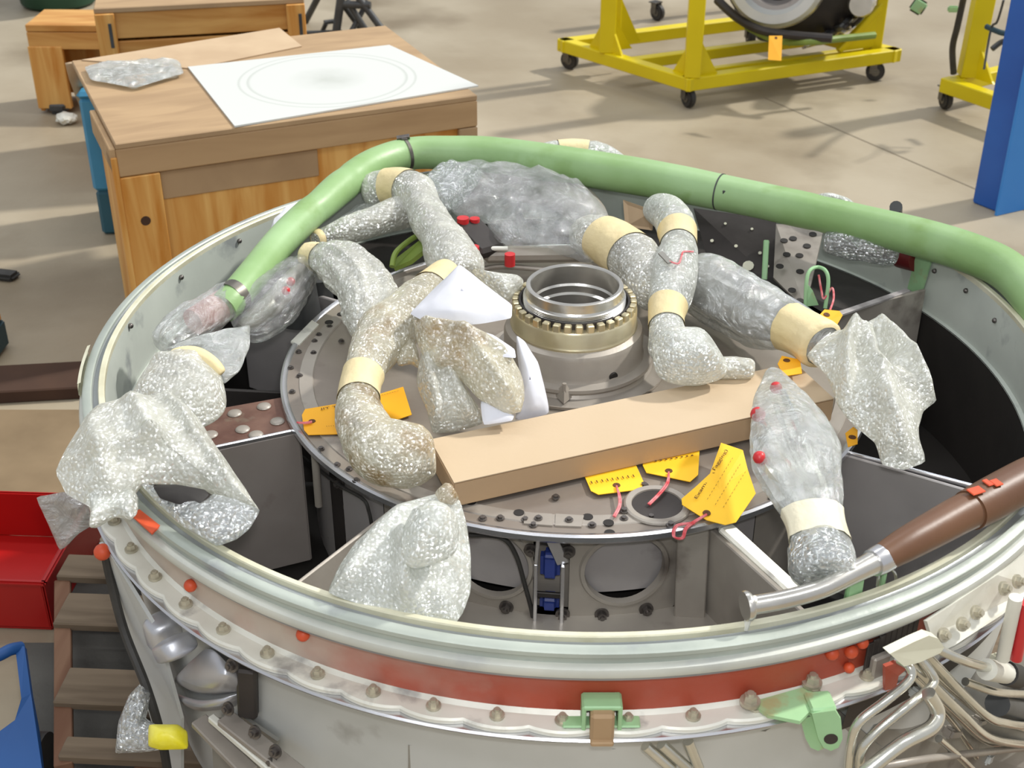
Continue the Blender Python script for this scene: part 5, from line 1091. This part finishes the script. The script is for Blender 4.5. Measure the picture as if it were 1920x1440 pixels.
# cardboard box
t = thing('cardboard_box', 'long narrow closed cardboard box lying on the round plate', 'box', U(850, 907, -.02))
CX = t.location.copy(); PA, PB, PC_, PD = [U(x, y, -.018) for x, y in ((805, 825), (850, 907), (1565, 748), (1500, 683))]
PD = PA+(PC_-PB); t.location = (CX.x, CX.y, -.066)
bm = bmesh.new(); T = [PA, PB, PC_, PD]; off = t.location
vt = [bm.verts.new(p_-off) for p_ in T]; vb = [bm.verts.new(Vector((p_.x, p_.y, -.064))-off) for p_ in T]
bm.faces.new(vb[::-1])
for i in range(4): f = bm.faces.new((vt[i], vb[i], vb[(i+1) % 4], vt[(i+1) % 4])); f.material_index = 0
bm.faces.new(vt)
bmesh.ops.bevel(bm, geom=bm.edges[:], offset=.0025, segments=2, affect='EDGES')
o = finish('box_body', bm, M['cardside'], t)
bm = bmesh.new(); vt = [p_-off+Vector((0, 0, .0012)) for p_ in T]; cxy = sum(vt, Vector())/4; vt = [v+(cxy-v)*.004 for v in vt]
a = [bm.verts.new(v) for v in vt]; b = [bm.verts.new(v-Vector((0, 0, .0015))) for v in vt]; bm.faces.new(a); bm.faces.new(b[::-1])
for i in range(4): bm.faces.new((a[i], b[i], b[(i+1) % 4], a[(i+1) % 4]))
finish('lid', bm, M['card'], t, smooth=False, label='paler top flap')

# brown sleeved steel tube
t = root('sleeved_tube', 'steel tube in a brown sleeve lying over the front right rim', 'tube', 1640, 1040, .03)
def seg(pts, m, name, lab=None, n=32):
    bm = bmesh.new(); skin(bm, path_rings(cr(wp(pts), 8), n)); return finish(name, bm, m, t, label=lab)
seg([(1405, 1136, .03, 18), (1470, 1124, .035, 18), (1540, 1104, .04, 18), (1600, 1074, .045, 20), (1655, 1046, .045, 24)], M['shiny'], 'steel_tube')
seg([(1396, 1137, .03, 28), (1402, 1136, .03, 29), (1407, 1135, .03, 27)], M['shiny'], 'tube_flange', 'flared end of the steel tube')
seg([(1636, 1056, .045, 26), (1648, 1050, .045, 28), (1662, 1043, .045, 28)], M['edge'], 'tube_collar')
seg([(1655, 1046, .046, 27), (1700, 1020, .05, 32), (1760, 987, .05, 35), (1800, 965, .05, 36), (1822, 955, .05, 36)], M['brown'], 'sleeve')
seg([(1818, 957, .05, 39), (1850, 940, .05, 41), (1890, 918, .05, 41), (1925, 900, .05, 41), (1950, 888, .05, 40)], M['brown'], 'sleeve')
seg([(1940, 893, .05, 22), (1990, 868, .05, 22)], M['shiny'], 'steel_tube')
for (x, y, w1) in ((1830, 920, 30), (1868, 905, 18), (1852, 905, 12)):
    q = U(x, y, .083); s = px2m(q); bm = bmesh.new(); box(bm, q, (w1*s, .016, .003), Matrix.Rotation(R_(28), 3, 'Z'), .001); finish('paint_mark', bm, M['orangered'], t, label='orange paint mark')
bm = bmesh.new(); q = U(1402, 1150, .02); box(bm, q+Vector((0.003, 0, 0)), (.007, .012, .055), Matrix.Rotation(.15, 3, 'Y'), .002); finish('pin', bm, M['white'], t, label='white pin at the flared end'); settle(t)

# caution tags
def paper_tag(name, label, px, zs, m, hole, string=None, text=None, th=.0012, bend=0, grp=None):
    q = [U(x, y, z) for (x, y), z in zip(px, zs)]
    t = thing(name, label, 'tag', U(hole[0], hole[1], hole[2]), 0, grp)
    c = sum(q, Vector())/len(q); n = Vector()
    for i in range(len(q)): n += (q[i]-c).cross(q[(i+1) % len(q)]-c)
    n.normalize(); n = n if n.dot(FW) < 0 else -n
    bm = bmesh.new(); A = [bm.verts.new(p_) for p_ in q]; B = [bm.verts.new(p_-n*th) for p_ in q]
    ca = bm.verts.new(c); cb_ = bm.verts.new(c-n*th); k = len(q)
    for i in range(k):
        bm.faces.new((A[i], A[(i+1) % k], ca)); bm.faces.new((B[(i+1) % k], B[i], cb_)); bm.faces.new((A[i], B[i], B[(i+1) % k], A[(i+1) % k]))
    finish('card', bm, m, t, smooth=False)
    def onp(x, y):
        d = ray(x, y); return CP+d*((c-CP).dot(n)/d.dot(n))
    h = onp(hole[0], hole[1])
    R = n.to_track_quat('Z', 'Y').to_matrix().to_4x4()
    bm = bmesh.new(); lathe(bm, [(.0016, .0006), (.0025, .0012), (.006, .0010), (.0064, .0002)], 20); cyl(bm, (0, 0, -.0005), (0, 0, .0005), .0022, n=12)
    bmesh.ops.transform(bm, matrix=Matrix.Translation(h) @ R, verts=bm.verts[:]); finish('eyelet', bm, M['ink'], t, label='reinforced eyelet')
    if text:
        for (s, x0, y0, x1, y1, hpx) in text:
            fc = bpy.data.curves.new('txt', 'FONT'); fc.body = s; fc.size = 1; fc.extrude = .004
            fo = bpy.data.objects.new('txt', fc); me = bpy.data.meshes.new_from_object(fo)
            a, b = onp(x0, y0), onp(x1, y1); ux = (b-a); wl = ux.length; ux.normalize(); uy = n.cross(ux)
            mw = max(v.co.x for v in me.vertices) or 1; hh = hpx*px2m(a)*1.5
            for v in me.vertices: v.co = a+ux*(v.co.x/mw*wl)+uy*(v.co.y*hh)+n*(.0022+v.co.z*.03)
            me.materials.append(M['ink']); to = bpy.data.objects.new('lettering', me); link(to, t); bpy.data.objects.remove(fo)
    if string:
        for off in (0, 3):
            bm = pipe_bm([tuple(U(x+off*(1 if i else 0), y+off*.5, z)) for i, (x, y, z) in enumerate(string)], .0016, 6); finish('string', bm, M['redstr'], t, label='red and white string')
    settle(t); return t
Z1 = -.064
G = 'orange card tags in the casing'
paper_tag('paper_tag', 'orange tag sticking out left of the stained pipe, printed top edge', [(566, 778), (572, 767), (632, 757), (655, 762), (655, 813), (578, 815), (570, 806)], [Z1]*7, M['tag'], (585, 790, Z1), [(585, 790, Z1+.004), (572, 792, Z1+.004), (556, 792, Z1+.006)], [('JIT TL', 602, 770, 640, 764, 6), ('i i i i i i', 612, 802, 634, 800, 3)], grp=G)
paper_tag('paper_tag', 'orange tag emerging right of the stained pipe beside the tape band', [(700, 742), (756, 725), (772, 777), (740, 788), (712, 795)], [Z1]*5, M['tag'], (715, 770, Z1), None, [('-------', 715, 744, 748, 735, 4)], grp=G)
paper_tag('paper_tag', 'orange tag half under the front edge of the box, nearest the cone wrap', [(1095, 890), (1190, 866), (1207, 904), (1202, 917), (1122, 927), (1108, 920)], [Z1]*6, M['tagy'], (1156, 910, Z1), [(1156, 911, Z1+.003), (1160, 930, Z1+.004), (1160, 948, Z1+.003), (1150, 968, Z1+.001)], [('I I I l l I l I I', 1108, 909, 1190, 896, 8)], grp=G)
paper_tag('paper_tag', 'yellow tag half under the box, middle one of the front three', [(1205, 872), (1215, 840), (1312, 838), (1309, 890), (1294, 903), (1212, 886)], [Z1]*6, M['tagy'], (1254, 883, Z1), [(1254, 885, Z1+.003), (1250, 905, Z1+.006), (1235, 925, Z1+.005), (1215, 945, Z1+.002)], [('IIIIIIII', 1225, 868, 1300, 856, 3)], grp=G)
paper_tag('paper_tag', 'big fully visible yellow tag leaning by the bagged tubes', [(1352, 830), (1393, 844), (1402, 880), (1417, 925), (1380, 979), (1360, 984), (1325, 975), (1279, 946), (1278, 935), (1305, 912), (1331, 888)], [-.035, -.035, -.045, -.05, -.058, -.06, -.06, -.055, -.052, -.045, -.04], M['tagy'], (1325, 962, -.058), [(1325, 964, -.052), (1300, 978, -.055), (1285, 990, -.055), (1278, 1008, -.066), (1262, 1005, -.07), (1268, 985, -.062), (1300, 980, -.055)], [('Examine (Tagging)', 1306, 938, 1364, 846, 6), ('.............', 1325, 940, 1374, 860, 4), ('.............', 1340, 950, 1388, 872, 4), ('...........', 1355, 955, 1398, 886, 4)], grp=G)
paper_tag('paper_tag', 'small orange tag hanging from the looped green bracket at right', [(1528, 600), (1546, 580), (1574, 583), (1580, 591), (1566, 615), (1545, 628)], [-.02, -.02, -.02, -.02, -.03, -.03], M['tag'], (1550, 590, -.02), None, grp=G)
paper_tag('paper_tag', 'orange tag corner showing behind the right end of the box', [(1458, 682), (1466, 667), (1500, 674), (1504, 700), (1470, 705)], [.0]*5, M['tag'], (1475, 676, .0), None, grp=G)
paper_tag('paper_tag', 'orange scrap of tag below the right wrapped duct', [(1585, 812), (1600, 800), (1608, 806), (1608, 832), (1590, 838)], [-.03]*5, M['tag'], (1598, 820, -.03), None, grp=G)
paper_tag('paper_tag', 'orange tag hanging from the engine on the yellow cart', [(1442, 67), (1467, 67), (1465, 114), (1440, 112)], [-.42, -.42, -.50, -.50], M['tag'], (1455, 71, -.42), None)
